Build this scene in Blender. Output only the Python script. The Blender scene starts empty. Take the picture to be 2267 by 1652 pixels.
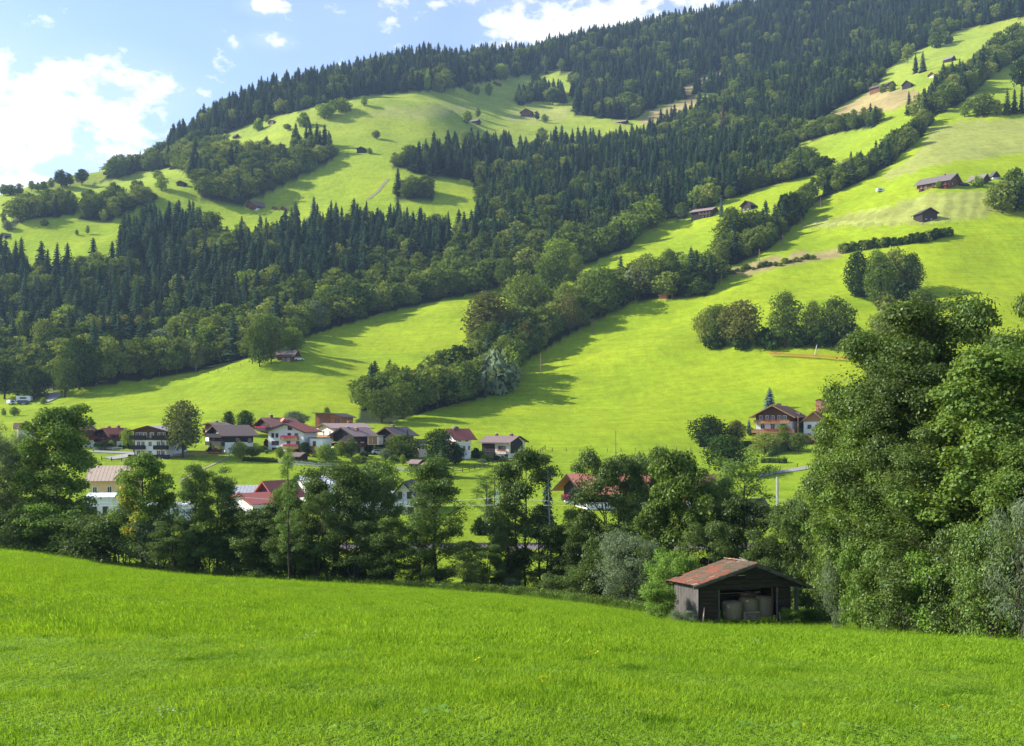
import bpy, math, random
import numpy as np
C = bpy.context.scene.collection
SC = bpy.context.scene
HAZE = 0.00008
random.seed(7)
RG = np.random.default_rng(7)

# ------------------------------------------------------------------ camera, sky, sun, exposure
UC, VH, F = 1133.5, 930.0, 2225.0          # photograph measured 2267 wide: centre column, horizon row, focal length
cam_d = bpy.data.cameras.new('camera'); cam = bpy.data.objects.new('camera', cam_d); C.objects.link(cam)
cam.location = (0, 0, 0); cam.rotation_euler = (math.pi/2, 0, 0)
cam_d.sensor_width = 36; cam_d.lens = 36*F/2267; cam_d.shift_y = (VH-826)/2267
cam_d.clip_start = 0.2; cam_d.clip_end = 12000
SC.camera = cam
SUN_EL = math.radians(33); SUN_AZ = math.radians(-82)      # azimuth from +Y towards +X
SUN_DIR = (math.sin(SUN_AZ)*math.cos(SUN_EL), math.cos(SUN_AZ)*math.cos(SUN_EL), math.sin(SUN_EL))
sd = bpy.data.lights.new('sun', 'SUN'); so = bpy.data.objects.new('sun', sd); C.objects.link(so)
sd.energy = 5.0; sd.angle = math.radians(0.5); sd.color = (1.0, 0.95, 0.84)
from mathutils import Vector, Matrix
so.rotation_euler = Vector(SUN_DIR).to_track_quat('Z', 'Y').to_euler()
so.location = (-300, 50, 400)
SC.view_settings.view_transform = 'Standard'; SC.view_settings.look = 'None'
SC.view_settings.gamma = 1; SC.view_settings.use_curve_mapping = False
SC.view_settings.exposure = 1.06
SC.cycles.max_bounces = 6; SC.cycles.diffuse_bounces = 3; SC.cycles.transmission_bounces = 4
SC.cycles.volume_bounces = 0; SC.cycles.transparent_max_bounces = 8

W = bpy.data.worlds.new('World'); SC.world = W; W.use_nodes = True
nt = W.node_tree; nt.nodes.clear()
def N(t, tree=None, **kw):
    n = (tree or nt).nodes.new(t)
    for k, v in kw.items(): setattr(n, k, v)
    return n
L = lambda a, b: nt.links.new(a, b)
sky = N('ShaderNodeTexSky', sky_type='NISHITA', sun_disc=False)
sky.sun_elevation = SUN_EL; sky.sun_rotation = SUN_AZ % (2*math.pi); sky.altitude = 800
sky.air_density = 1.0; sky.dust_density = 0.6; sky.ozone_density = 2.0
tc = N('ShaderNodeTexCoord')
def vm(op, a, b=None):
    n = N('ShaderNodeVectorMath', operation=op)
    for i, x in enumerate((a, b)):
        if x is None: continue
        if hasattr(x, 'links'): L(x, n.inputs[i])
        else: n.inputs[i].default_value = x
    return n
def mth(op, a, b=None, c=None, clamp=False):
    n = N('ShaderNodeMath', operation=op); n.use_clamp = clamp
    for i, x in enumerate((a, b, c)):
        if x is None: continue
        if hasattr(x, 'links'): L(x, n.inputs[i])
        else: n.inputs[i].default_value = x
    return n.outputs[0]
dirv = vm('NORMALIZE', tc.outputs['Generated']).outputs[0]
stretch = vm('MULTIPLY', dirv, (1, 1, 1.7)).outputs[0]
n1 = N('ShaderNodeTexNoise'); n1.inputs['Scale'].default_value = 24; n1.inputs['Detail'].default_value = 9; n1.inputs['Roughness'].default_value = 0.6
L(stretch, n1.inputs['Vector'])
n2 = N('ShaderNodeTexNoise'); n2.inputs['Scale'].default_value = 2.2; n2.inputs['Detail'].default_value = 4
L(stretch, n2.inputs['Vector'])
# banks of cloud standing where the photograph shows them (u, v, half width, half height, weight)
banks = [(60, 280, 190, 95, 1.2), (-60, 230, 200, 110, 1.0), (160, 338, 130, 42, 1.15), (0, 400, 190, 30, .95), (1225, 22, 70, 30, .95), (225, 190, 130, 48, .8), (255, 300, 60, 20, .62), (300, 225, 70, 28, .66),
         (360, 195, 30, 18, .6), (604, 91, 38, 13, .85), (586, 16, 34, 13, .8), (521, 97, 12, 10, .7),
         (1180, 8, 110, 26, .85), (1340, 55, 220, 60, 1.2), (1490, 40, 90, 26, .9), (1115, 102, 48, 14, .8), (1650, 42, 60, 20, .7), (1260, 30, 120, 40, .9), (-200, 390, 260, 30, .7), (30, 165, 60, 20, .6)]
acc = None
for (u, v, a, b, w) in banks:
    d = Vector(((u-UC)/F, 1, (VH-v)/F)); ln = d.length; d.normalize()
    s = vm('SUBTRACT', dirv, tuple(d)).outputs[0]
    s = vm('MULTIPLY', s, (F*ln/a, F*ln/a*0.6, F*ln/b)).outputs[0]
    l = vm('LENGTH', s).outputs['Value']
    g = mth('MULTIPLY', mth('SUBTRACT', 1.45, l, clamp=False), w*0.55)
    acc = g if acc is None else mth('MAXIMUM', acc, g)
wide = mth('MULTIPLY', mth('SUBTRACT', n2.outputs['Fac'], 0.64), 3.0)     # scattered cloud over the rest of the sky
acc = mth('MAXIMUM', acc, mth('MAXIMUM', wide, -0.9))
body = mth('ADD', acc, mth('MULTIPLY', mth('SUBTRACT', n1.outputs['Fac'], 0.5), 3.5))
cov = mth('MULTIPLY', mth('SUBTRACT', body, 0.10), 1.9, clamp=True)
cov = mth('SMOOTH_MIN', cov, 1.0, 0.2, clamp=True)
veil = mth('MULTIPLY', mth('ADD', acc, 0.55, clamp=True), 0.18)
cov2 = mth('MAXIMUM', cov, veil)
n3 = N('ShaderNodeTexNoise'); n3.inputs['Scale'].default_value = 14; n3.inputs['Detail'].default_value = 5
L(vm('ADD', stretch, (3.1, .4, .02)).outputs[0], n3.inputs['Vector'])
shade = mth('SUBTRACT', 1.0, mth('MULTIPLY', mth('MULTIPLY', mth('SUBTRACT', body, 0.9, clamp=True), 0.9), mth('SUBTRACT', n3.outputs['Fac'], 0.25, clamp=True)), clamp=True)
ccol = N('ShaderNodeMix', data_type='RGBA'); L(shade, ccol.inputs['Factor'])
ccol.inputs[6].default_value = (3.5, 3.7, 4.1, 1); ccol.inputs[7].default_value = (5.6, 5.55, 5.4, 1)
skc = N('ShaderNodeMix', data_type='RGBA', blend_type='MULTIPLY'); skc.inputs['Factor'].default_value = 1
L(sky.outputs[0], skc.inputs[6]); skc.inputs[7].default_value = (1.0, 0.955, 1.03, 1)
mx = N('ShaderNodeMix', data_type='RGBA'); L(cov2, mx.inputs['Factor']); L(skc.outputs[2], mx.inputs[6]); L(ccol.outputs[2], mx.inputs[7])
bg = N('ShaderNodeBackground'); bg.inputs['Strength'].default_value = 0.125; L(mx.outputs[2], bg.inputs['Color'])
wo = N('ShaderNodeOutputWorld'); L(bg.outputs[0], wo.inputs['Surface'])

# ------------------------------------------------------------------ small helpers
def px(u, v, Y):                      # a point of the photograph at depth Y (metres)
    return ((u-UC)/F*Y, Y, (VH-v)/F*Y)
def _h(ix, iy, s):
    n = (ix.astype(np.int64)*374761393 + iy.astype(np.int64)*668265263 + s*974634777) & 0xffffffff
    n = ((n ^ (n >> 13))*1274126177) & 0xffffffff
    n = n ^ (n >> 16)
    return (n & 0xffff)/65535.0
def vnoise(x, y, s=0):                # value noise in -1..1
    x = np.asarray(x, float); y = np.asarray(y, float)
    ix = np.floor(x); iy = np.floor(y); fx = x-ix; fy = y-iy
    fx = fx*fx*fx*(fx*(fx*6-15)+10); fy = fy*fy*fy*(fy*(fy*6-15)+10)
    a = _h(ix, iy, s); b = _h(ix+1, iy, s); c = _h(ix, iy+1, s); d = _h(ix+1, iy+1, s)
    return ((a*(1-fx)+b*fx)*(1-fy) + (c*(1-fx)+d*fx)*fy)*2-1
def fbm(x, y, s=0, o=4):
    t = 0; a = 1; n = 0
    for i in range(o):
        t = t + a*vnoise(x*2**i+i*17.3, y*2**i-i*9.1, s+i); n += a; a *= .5
    return t/n
def sstep(a, b, x):
    t = np.clip((x-a)/(b-a), 0, 1); return t*t*(3-2*t)
def pchip(x, y, xq):
    x = np.asarray(x, float); y = np.asarray(y, float); h = np.diff(x); d = np.diff(y)/h
    m = np.zeros_like(y); m[0] = d[0]; m[-1] = d[-1]
    for i in range(1, len(x)-1):
        if d[i-1]*d[i] > 0:
            w1 = 2*h[i]+h[i-1]; w2 = h[i]+2*h[i-1]; m[i] = (w1+w2)/(w1/d[i-1]+w2/d[i])
    xq = np.asarray(xq, float); i = np.clip(np.searchsorted(x, xq)-1, 0, len(x)-2)
    t = (xq-x[i])/h[i]; t2 = t*t; t3 = t2*t
    r = (2*t3-3*t2+1)*y[i] + (t3-2*t2+t)*h[i]*m[i] + (-2*t3+3*t2)*y[i+1] + (t3-t2)*h[i]*m[i+1]
    r = np.where(xq < x[0], y[0]+(xq-x[0])*m[0], r); r = np.where(xq > x[-1], y[-1]+(xq-x[-1])*m[-1], r)
    return r
def inpoly(u, v, poly):
    u = np.asarray(u); v = np.asarray(v); r = np.zeros(u.shape, bool); n = len(poly)
    for i in range(n):
        x1, y1 = poly[i]; x2, y2 = poly[(i+1) % n]
        if y1 == y2: continue
        c = ((y1 > v) != (y2 > v)) & (u < (x2-x1)*(v-y1)/(y2-y1)+x1)
        r ^= c
    return r

# ------------------------------------------------------------------ lie of the land: profiles along depth for nine columns of the view
COLS = [-150, 0, 300, 600, 900, 1200, 1500, 1800, 2100, 2400]
EDGE = [(1210, 118), (1222, 112), (1262, 105), (1285, 100), (1300, 95), (1322, 88), (1362, 76), (1375, 68), (1390, 56), (1412, 44)]
LOW = {0: [1015, 975], 300: [1018, 978], 600: [1018, 980], 900: [1030, 990], 1200: [1042, 1003], 1500: [1045, 995], 1800: [1025, 982], 2100: [1025, 980], 2400: [1025, 980], -150: [1015, 975]}
HILL = {
 -150: [(350,940),(440,890),(520,840),(620,720),(680,645),(740,575),(800,525),(870,480),(910,462),(950,450)],
 0: [(350,945),(440,893),(520,830),(620,690),(680,615),(740,548),(800,500),(870,460),(910,443),(950,432)],
 300: [(350,945),(410,900),(460,862),(540,780),(640,655),(740,545),(820,470),(900,425),(1020,388),(1150,362)],
 600: [(350,945),(410,882),(480,808),(540,745),(660,610),(780,510),(840,465),(930,370),(1040,285),(1400,245)],
 900: [(350,945),(420,880),(500,790),(580,700),(640,650),(760,520),(880,400),(1000,300),(1150,225),(1500,165)],
 1200: [(350,960),(420,885),(480,800),(560,710),(660,600),(800,480),(950,385),(1150,290),(1350,222),(1650,122)],
 1500: [(340,960),(400,880),(450,790),(520,690),(600,598),(700,512),(860,410),(1050,318),(1350,200),(1800,72)],
 1800: [(342,950),(380,870),(420,780),(480,665),(560,555),(660,455),(800,375),(1000,260),(1350,150),(1850,20)],
 2100: [(342,950),(370,870),(410,770),(470,638),(530,505),(600,412),(740,300),(950,180),(1350,60),(1900,-50)],
 2400: [(342,950),(370,870),(410,765),(470,625),(530,500),(600,405),(740,280),(950,130),(1350,0),(1900,-130)]}
anch = []
for ci, c in enumerate(COLS):
    ve, Ye = EDGE[ci]; ze = (VH-ve)/F*Ye
    s = (ze+1.7)/Ye
    a = [(-80, -1.7-s*80*0-(-80)*0.09), (0, -1.7), (Ye*.5, -1.7+s*Ye*.5+0.35), (Ye-4, ze+0.45), (Ye+4, ze-0.75), (Ye+17, min(ze-4.0, -18.6)), (150, -21.3), (186, -21.3), (240, -18.6)]
    for Yv, vv in zip((285, 320), LOW[c]): a.append((Yv, (VH-vv)/F*Yv))
    for Yv, vv in HILL[c]: a.append((Yv, (VH-vv)/F*Yv))
    Yr, zr = a[-1]
    a.append((Yr+250, zr+6)); a.append((Yr+900, zr-60)); a.append((5000, zr-200))
    anch.append(a)
anch = np.array(anch)                                   # columns x anchors x 2
NU = 261; UG = np.linspace(-560, 2800, NU)
YG = np.concatenate([np.linspace(-80, 20, 41)[:-1], np.exp(np.linspace(math.log(20), math.log(4800), 900))])
uq = np.clip(UG, COLS[0], COLS[-1])
aY = np.stack([pchip(COLS, anch[:, k, 0], uq) for k in range(anch.shape[1])], 1)
aZ = np.stack([pchip(COLS, anch[:, k, 1], uq) for k in range(anch.shape[1])], 1)
TAB = np.stack([pchip(aY[i], aZ[i], YG) for i in range(NU)], 0)
def mound(X, Y, u, v, Yc, rx, ry, h):
    x0 = (u-UC)/F*Yc
    return h*np.exp(-((X-x0)/rx)**2-((Y-Yc)/ry)**2)
def H(X, Y):
    X = np.asarray(X, float); Y = np.asarray(Y, float)
    u = np.clip(UC+F*X/np.maximum(Y, 25), UG[0], UG[-1])
    fu = (u-UG[0])/(UG[1]-UG[0]); iu = np.clip(fu.astype(int), 0, NU-2); fu = fu-iu
    iy = np.clip(np.searchsorted(YG, Y)-1, 0, len(YG)-2); fy = np.clip((Y-YG[iy])/(YG[iy+1]-YG[iy]), 0, 1)
    z = (TAB[iu, iy]*(1-fy)+TAB[iu, iy+1]*fy)*(1-fu)+(TAB[iu+1, iy]*(1-fy)+TAB[iu+1, iy+1]*fy)*fu
    k = sstep(350, 460, Y)
    z = z + k*(4.2*vnoise(X/95, Y/80, 3)+2.1*vnoise(X/38+5, Y/34, 4)+0.55*vnoise(X/13, Y/11, 5)+.12*vnoise(X/22, Y/2.6, 12))
    z = z + sstep(700, 1000, Y)*(7*vnoise(X/160+3, Y/150, 8)+2.5*vnoise(X/70, Y/60, 9))
    z = z + (1-sstep(90, 130, Y))*(0.22*vnoise(X/14, Y/14, 6)+0.05*vnoise(X/3, Y/3, 7))
    m = sstep(190, 230, Y)*(1-sstep(300, 380, Y)); z = z + m*0.5*vnoise(X/30, Y/22, 10)
    z = z + mound(X, Y, 655, 800, 470, 26, 20, 3.5) + mound(X, Y, 900, 200, 1080, 70, 40, 9) + mound(X, Y, 1010, 240, 1100, 45, 30, 8) + mound(X, Y, 330, 420, 850, 60, 30, 7)
    z = z + mound(X, Y, 2180, 660, 455, 30, 14, 4) + mound(X, Y, 1420, 760, 470, 30, 12, 3)
    return z
def g(X, Y): return float(H(X, Y))
YS = np.exp(np.linspace(math.log(118), math.log(3000), 3000))
YN = np.linspace(5, 118, 1200)
def hit(u, v, near=False):            # where the line of sight through (u, v) meets the ground
    ys = YN if near else YS
    X = (u-UC)/F*ys; z = H(X, ys); vv = VH-F*z/ys
    k = np.argmax(vv <= v)
    if vv[k] > v: k = len(ys)-1
    return (X[k], ys[k], z[k])

# ------------------------------------------------------------------ mesh helpers
def mesh_np(name, V, polys=None, tris=None, quads=None, mats=(), mi=None, smooth=False):
    me = bpy.data.meshes.new(name)
    V = np.asarray(V, np.float32)
    if quads is not None or tris is not None:
        idx = []; tot = []
        if tris is not None and len(tris): idx.append(np.asarray(tris).ravel()); tot.append(np.full(len(tris), 3))
        if quads is not None and len(quads): idx.append(np.asarray(quads).ravel()); tot.append(np.full(len(quads), 4))
        idx = np.concatenate(idx).astype(np.int32); tot = np.concatenate(tot).astype(np.int32)
        st = np.concatenate([[0], np.cumsum(tot)[:-1]]).astype(np.int32)
        me.vertices.add(len(V)); me.vertices.foreach_set('co', V.ravel())
        me.loops.add(len(idx)); me.loops.foreach_set('vertex_index', idx)
        me.polygons.add(len(tot)); me.polygons.foreach_set('loop_start', st); me.polygons.foreach_set('loop_total', tot)
        if mi is not None: me.polygons.foreach_set('material_index', np.asarray(mi, np.int32))
        me.update(calc_edges=True)
    else:
        me.from_pydata([tuple(v) for v in V], [], polys)
        if mi is not None: me.polygons.foreach_set('material_index', np.asarray(mi, np.int32))
        me.update()
    for m in mats: me.materials.append(m)
    if smooth: me.polygons.foreach_set('use_smooth', [True]*len(me.polygons))
    return me
def link(name, me, parent=None, loc=None, rot=None, sc=None):
    o = bpy.data.objects.new(name, me); C.objects.link(o)
    if parent is not None: o.parent = parent
    if loc is not None: o.location = loc
    if rot is not None: o.rotation_euler = rot
    if sc is not None: o.scale = sc
    return o
def tag(o, label=None, cat=None, group=None, kind=None):
    if label: o['label'] = label
    if cat: o['category'] = cat
    if group: o['group'] = group
    if kind: o['kind'] = kind
    return o
def thing(name, label, cat, loc=(0, 0, 0), rz=0, group=None):
    o = bpy.data.objects.new(name, None); C.objects.link(o); o.empty_display_size = .5
    o.location = loc; o.rotation_euler = (0, 0, rz)
    return tag(o, label, cat, group)
class MB:                              # collects simple solids into one mesh
    def __init__(s): s.v = []; s.f = []
    def box(s, a, b, rot=None):
        n = len(s.v); x0, y0, z0 = a; x1, y1, z1 = b
        p = [(x0,y0,z0),(x1,y0,z0),(x1,y1,z0),(x0,y1,z0),(x0,y0,z1),(x1,y0,z1),(x1,y1,z1),(x0,y1,z1)]
        if rot is not None: p = [tuple(rot @ Vector(q)) for q in p]
        s.v += p; s.f += [tuple(n+i for i in f) for f in ((0,3,2,1),(4,5,6,7),(0,1,5,4),(1,2,6,5),(2,3,7,6),(3,0,4,7))]; return s
    def bar(s, a, b, w, h=None, up=(0, 0, 1)):
        a = Vector(a); b = Vector(b); h = h or w; d = (b-a).normalized(); up = Vector(up)
        if abs(d.dot(up)) > .98: up = Vector((1, 0, 0))
        x = d.cross(up).normalized()*w/2; y = x.normalized().cross(d)*h/2; n = len(s.v)
        s.v += [tuple(q) for q in (a-x-y, a+x-y, a+x+y, a-x+y, b-x-y, b+x-y, b+x+y, b-x+y)]
        s.f += [tuple(n+i for i in f) for f in ((0,3,2,1),(4,5,6,7),(0,1,5,4),(1,2,6,5),(2,3,7,6),(3,0,4,7))]; return s
    def tube(s, pts, rs, k=6, cap=True):
        n0 = len(s.v); pts = [Vector(p) for p in pts]
        for i, p in enumerate(pts):
            d = (pts[min(i+1, len(pts)-1)]-pts[max(i-1, 0)]).normalized()
            x = d.cross(Vector((0.3, 1, 0.1))).normalized() if abs(d.z) > .7 else d.cross(Vector((0, 0, 1))).normalized()
            y = d.cross(x); r = rs[i] if hasattr(rs, '__len__') else rs
            for j in range(k):
                t = 2*math.pi*j/k; s.v.append(tuple(p+x*(math.cos(t)*r)+y*(math.sin(t)*r)))
        for i in range(len(pts)-1):
            for j in range(k):
                a = n0+i*k+j; b = n0+i*k+(j+1) % k; s.f.append((a, b, b+k, a+k))
        if cap: s.f.append(tuple(n0+(len(pts)-1)*k+j for j in range(k))); s.f.append(tuple(n0+k-1-j for j in range(k)))
        return s
    def prism(s, poly, y0, y1):         # polygon in x,z extruded along y
        n = len(s.v); k = len(poly)
        s.v += [(x, y0, z) for x, z in poly]+[(x, y1, z) for x, z in poly]
        s.f.append(tuple(n+i for i in range(k))); s.f.append(tuple(n+k+k-1-i for i in range(k)))
        for i in range(k): j = (i+1) % k; s.f.append((n+j, n+i, n+k+i, n+k+j))
        return s
    def mesh(s, name, mat, smooth=False):
        me = bpy.data.meshes.new(name); me.from_pydata(s.v, [], s.f); me.update(); me.materials.append(mat)
        if smooth: me.polygons.foreach_set('use_smooth', [True]*len(me.polygons))
        return me
    def build(s, name, mat, parent=None, **kw): return link(name, s.mesh(name, mat), parent, **kw)

# ------------------------------------------------------------------ materials
def base_mat(name):
    m = bpy.data.materials.new(name); m.use_nodes = True; t = m.node_tree; t.nodes.clear()
    o = t.nodes.new('ShaderNodeOutputMaterial'); return m, t, o
def nn(t, typ, **kw):
    n = t.nodes.new(typ)
    for k, v in kw.items(): setattr(n, k, v)
    return n
def pm(name, c1, c2=None, scale=3.0, rough=.8, bump=0.0, stripe=None, spec=.3, metal=0, stretch=(1, 1, 1), detail=5):
    """plaster, timber, sheet metal...: two tones by noise, optional stripes along an axis (axis, per metre, depth)"""
    m, t, o = base_mat(name); L = t.links.new
    b = nn(t, 'ShaderNodeBsdfPrincipled'); b.inputs['Roughness'].default_value = rough; b.inputs['Metallic'].default_value = metal
    b.inputs['Specular IOR Level'].default_value = spec
    co = nn(t, 'ShaderNodeTexCoord'); mp = nn(t, 'ShaderNodeMapping'); mp.inputs['Scale'].default_value = stretch
    oi = nn(t, 'ShaderNodeObjectInfo'); ad = nn(t, 'ShaderNodeVectorMath', operation='ADD'); ml = nn(t, 'ShaderNodeMath', operation='MULTIPLY'); ml.inputs[1].default_value = 37
    L(oi.outputs['Random'], ml.inputs[0]); L(co.outputs['Object'], ad.inputs[0]); L(ml.outputs[0], ad.inputs[1]); L(ad.outputs[0], mp.inputs[0])
    no = nn(t, 'ShaderNodeTexNoise'); no.inputs['Scale'].default_value = scale; no.inputs['Detail'].default_value = detail; no.inputs['Roughness'].default_value = .62
    L(mp.outputs[0], no.inputs['Vector'])
    c2 = c2 or tuple(x*.72 for x in c1)
    r = nn(t, 'ShaderNodeMapRange'); r.inputs[1].default_value = .32; r.inputs[2].default_value = .68; L(no.outputs['Fac'], r.inputs[0])
    mx = nn(t, 'ShaderNodeMix', data_type='RGBA'); mx.inputs[6].default_value = (*c1, 1); mx.inputs[7].default_value = (*c2, 1); L(r.outputs[0], mx.inputs['Factor'])
    # each object a little lighter or darker than the next
    hv = nn(t, 'ShaderNodeHueSaturation'); mr = nn(t, 'ShaderNodeMapRange'); mr.inputs[3].default_value = .86; mr.inputs[4].default_value = 1.12
    L(oi.outputs['Random'], mr.inputs[0]); L(mr.outputs[0], hv.inputs['Value']); L(mx.outputs[2], hv.inputs['Color'])
    L(hv.outputs[0], b.inputs['Base Color']); L(b.outputs[0], o.inputs[0])
    hgt = no.outputs['Fac']
    if stripe:
        ax, per, dep = stripe; se = nn(t, 'ShaderNodeSeparateXYZ'); L(co.outputs['Object'], se.inputs[0])
        a = nn(t, 'ShaderNodeMath', operation='MULTIPLY'); a.inputs[1].default_value = per; L(se.outputs[ax], a.inputs[0])
        fr = nn(t, 'ShaderNodeMath', operation='FRACT'); L(a.outputs[0], fr.inputs[0])
        pp = nn(t, 'ShaderNodeMath', operation='PINGPONG'); pp.inputs[1].default_value = .5; L(fr.outputs[0], pp.inputs[0])
        sm = nn(t, 'ShaderNodeMapRange'); sm.inputs[1].default_value = 0; sm.inputs[2].default_value = .13; L(pp.outputs[0], sm.inputs[0])
        m2 = nn(t, 'ShaderNodeMix', data_type='RGBA', blend_type='MULTIPLY'); m2.inputs['Factor'].default_value = dep
        L(hv.outputs[0], m2.inputs[6]); L(sm.outputs[0], m2.inputs[7]); L(m2.outputs[2], b.inputs['Base Color'])
        hgt = sm.outputs[0]; bump = max(bump, .4)
    if bump:
        bp = nn(t, 'ShaderNodeBump'); bp.inputs['Strength'].default_value = bump; bp.inputs['Distance'].default_value = .03
        L(hgt, bp.inputs['Height']); L(bp.outputs[0], b.inputs['Normal'])
    return m
def leaf_mat(name, c1, c2, c3=None, trans=.35, var=.35, scale=.6, patch=None, gloss=.0, world=False):
    """foliage: tones differ from tree to tree and from clump to clump; light comes through the leaves"""
    m, t, o = base_mat(name); L = t.links.new
    oi = nn(t, 'ShaderNodeObjectInfo'); ge = nn(t, 'ShaderNodeNewGeometry'); co = nn(t, 'ShaderNodeTexCoord')
    no = nn(t, 'ShaderNodeTexNoise'); no.inputs['Scale'].default_value = scale; no.inputs['Detail'].default_value = 3 if not world else 6; L(ge.outputs['Position'] if world else co.outputs['Object'], no.inputs['Vector'])
    mr = nn(t, 'ShaderNodeMapRange'); mr.inputs[1].default_value = .3; mr.inputs[2].default_value = .7; L(no.outputs['Fac'], mr.inputs[0])
    a = nn(t, 'ShaderNodeMix', data_type='RGBA'); a.inputs[6].default_value = (*c1, 1); a.inputs[7].default_value = (*c2, 1); L(mr.outputs[0], a.inputs['Factor'])
    out = a.outputs[2]
    if c3 is not None:
        b = nn(t, 'ShaderNodeMix', data_type='RGBA'); L(out, b.inputs[6]); b.inputs[7].default_value = (*c3, 1)
        r = nn(t, 'ShaderNodeMapRange'); r.inputs[1].default_value = .55; r.inputs[2].default_value = 1.0; r.inputs[4].default_value = .85
        L(oi.outputs['Random'], r.inputs[0]); L(r.outputs[0], b.inputs['Factor']); out = b.outputs[2]
    if patch is not None:
        n2 = nn(t, 'ShaderNodeTexNoise'); n2.inputs['Scale'].default_value = patch[1]; n2.inputs['Detail'].default_value = 2 if not world else 7; L(ge.outputs['Position'] if world else co.outputs['Object'], n2.inputs['Vector'])
        r = nn(t, 'ShaderNodeMapRange'); r.inputs[1].default_value = patch[2]; r.inputs[2].default_value = patch[2]+.05; L(n2.outputs['Fac'], r.inputs[0])
        b = nn(t, 'ShaderNodeMix', data_type='RGBA'); L(out, b.inputs[6]); b.inputs[7].default_value = (*patch[0], 1); L(r.outputs[0], b.inputs['Factor']); out = b.outputs[2]
    hv = nn(t, 'ShaderNodeHueSaturation')
    ri = nn(t, 'ShaderNodeMath', operation='ADD'); L(ge.outputs['Random Per Island'], ri.inputs[0]); L(oi.outputs['Random'], ri.inputs[1])
    mv = nn(t, 'ShaderNodeMapRange'); mv.inputs[2].default_value = 2; mv.inputs[3].default_value = 1-var; mv.inputs[4].default_value = 1+var; L(ri.outputs[0], mv.inputs[0]); L(mv.outputs[0], hv.inputs['Value'])
    L(out, hv.inputs['Color'])
    d = nn(t, 'ShaderNodeBsdfDiffuse'); tr = nn(t, 'ShaderNodeBsdfTranslucent'); L(hv.outputs[0], d.inputs[0])
    tcx = nn(t, 'ShaderNodeMix', data_type='RGBA', blend_type='MULTIPLY'); tcx.inputs['Factor'].default_value = 1; tcx.inputs[7].default_value = (1.35, 1.25, .45, 1)
    L(hv.outputs[0], tcx.inputs[6]); L(tcx.outputs[2], tr.inputs[0])
    ms = nn(t, 'ShaderNodeMixShader'); ms.inputs[0].default_value = trans; L(d.outputs[0], ms.inputs[1]); L(tr.outputs[0], ms.inputs[2]); fin = ms.outputs[0]
    if gloss:
        gl = nn(t, 'ShaderNodeBsdfGlossy'); gl.inputs['Roughness'].default_value = .42; gl.inputs['Color'].default_value = (.8, .9, .8, 1)
        m3 = nn(t, 'ShaderNodeMixShader'); m3.inputs[0].default_value = gloss; L(fin, m3.inputs[1]); L(gl.outputs[0], m3.inputs[2]); fin = m3.outputs[0]
    L(fin, o.inputs[0]); return m
# ------------------------------------------------------------------ the ground sheet
POL = {}
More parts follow.
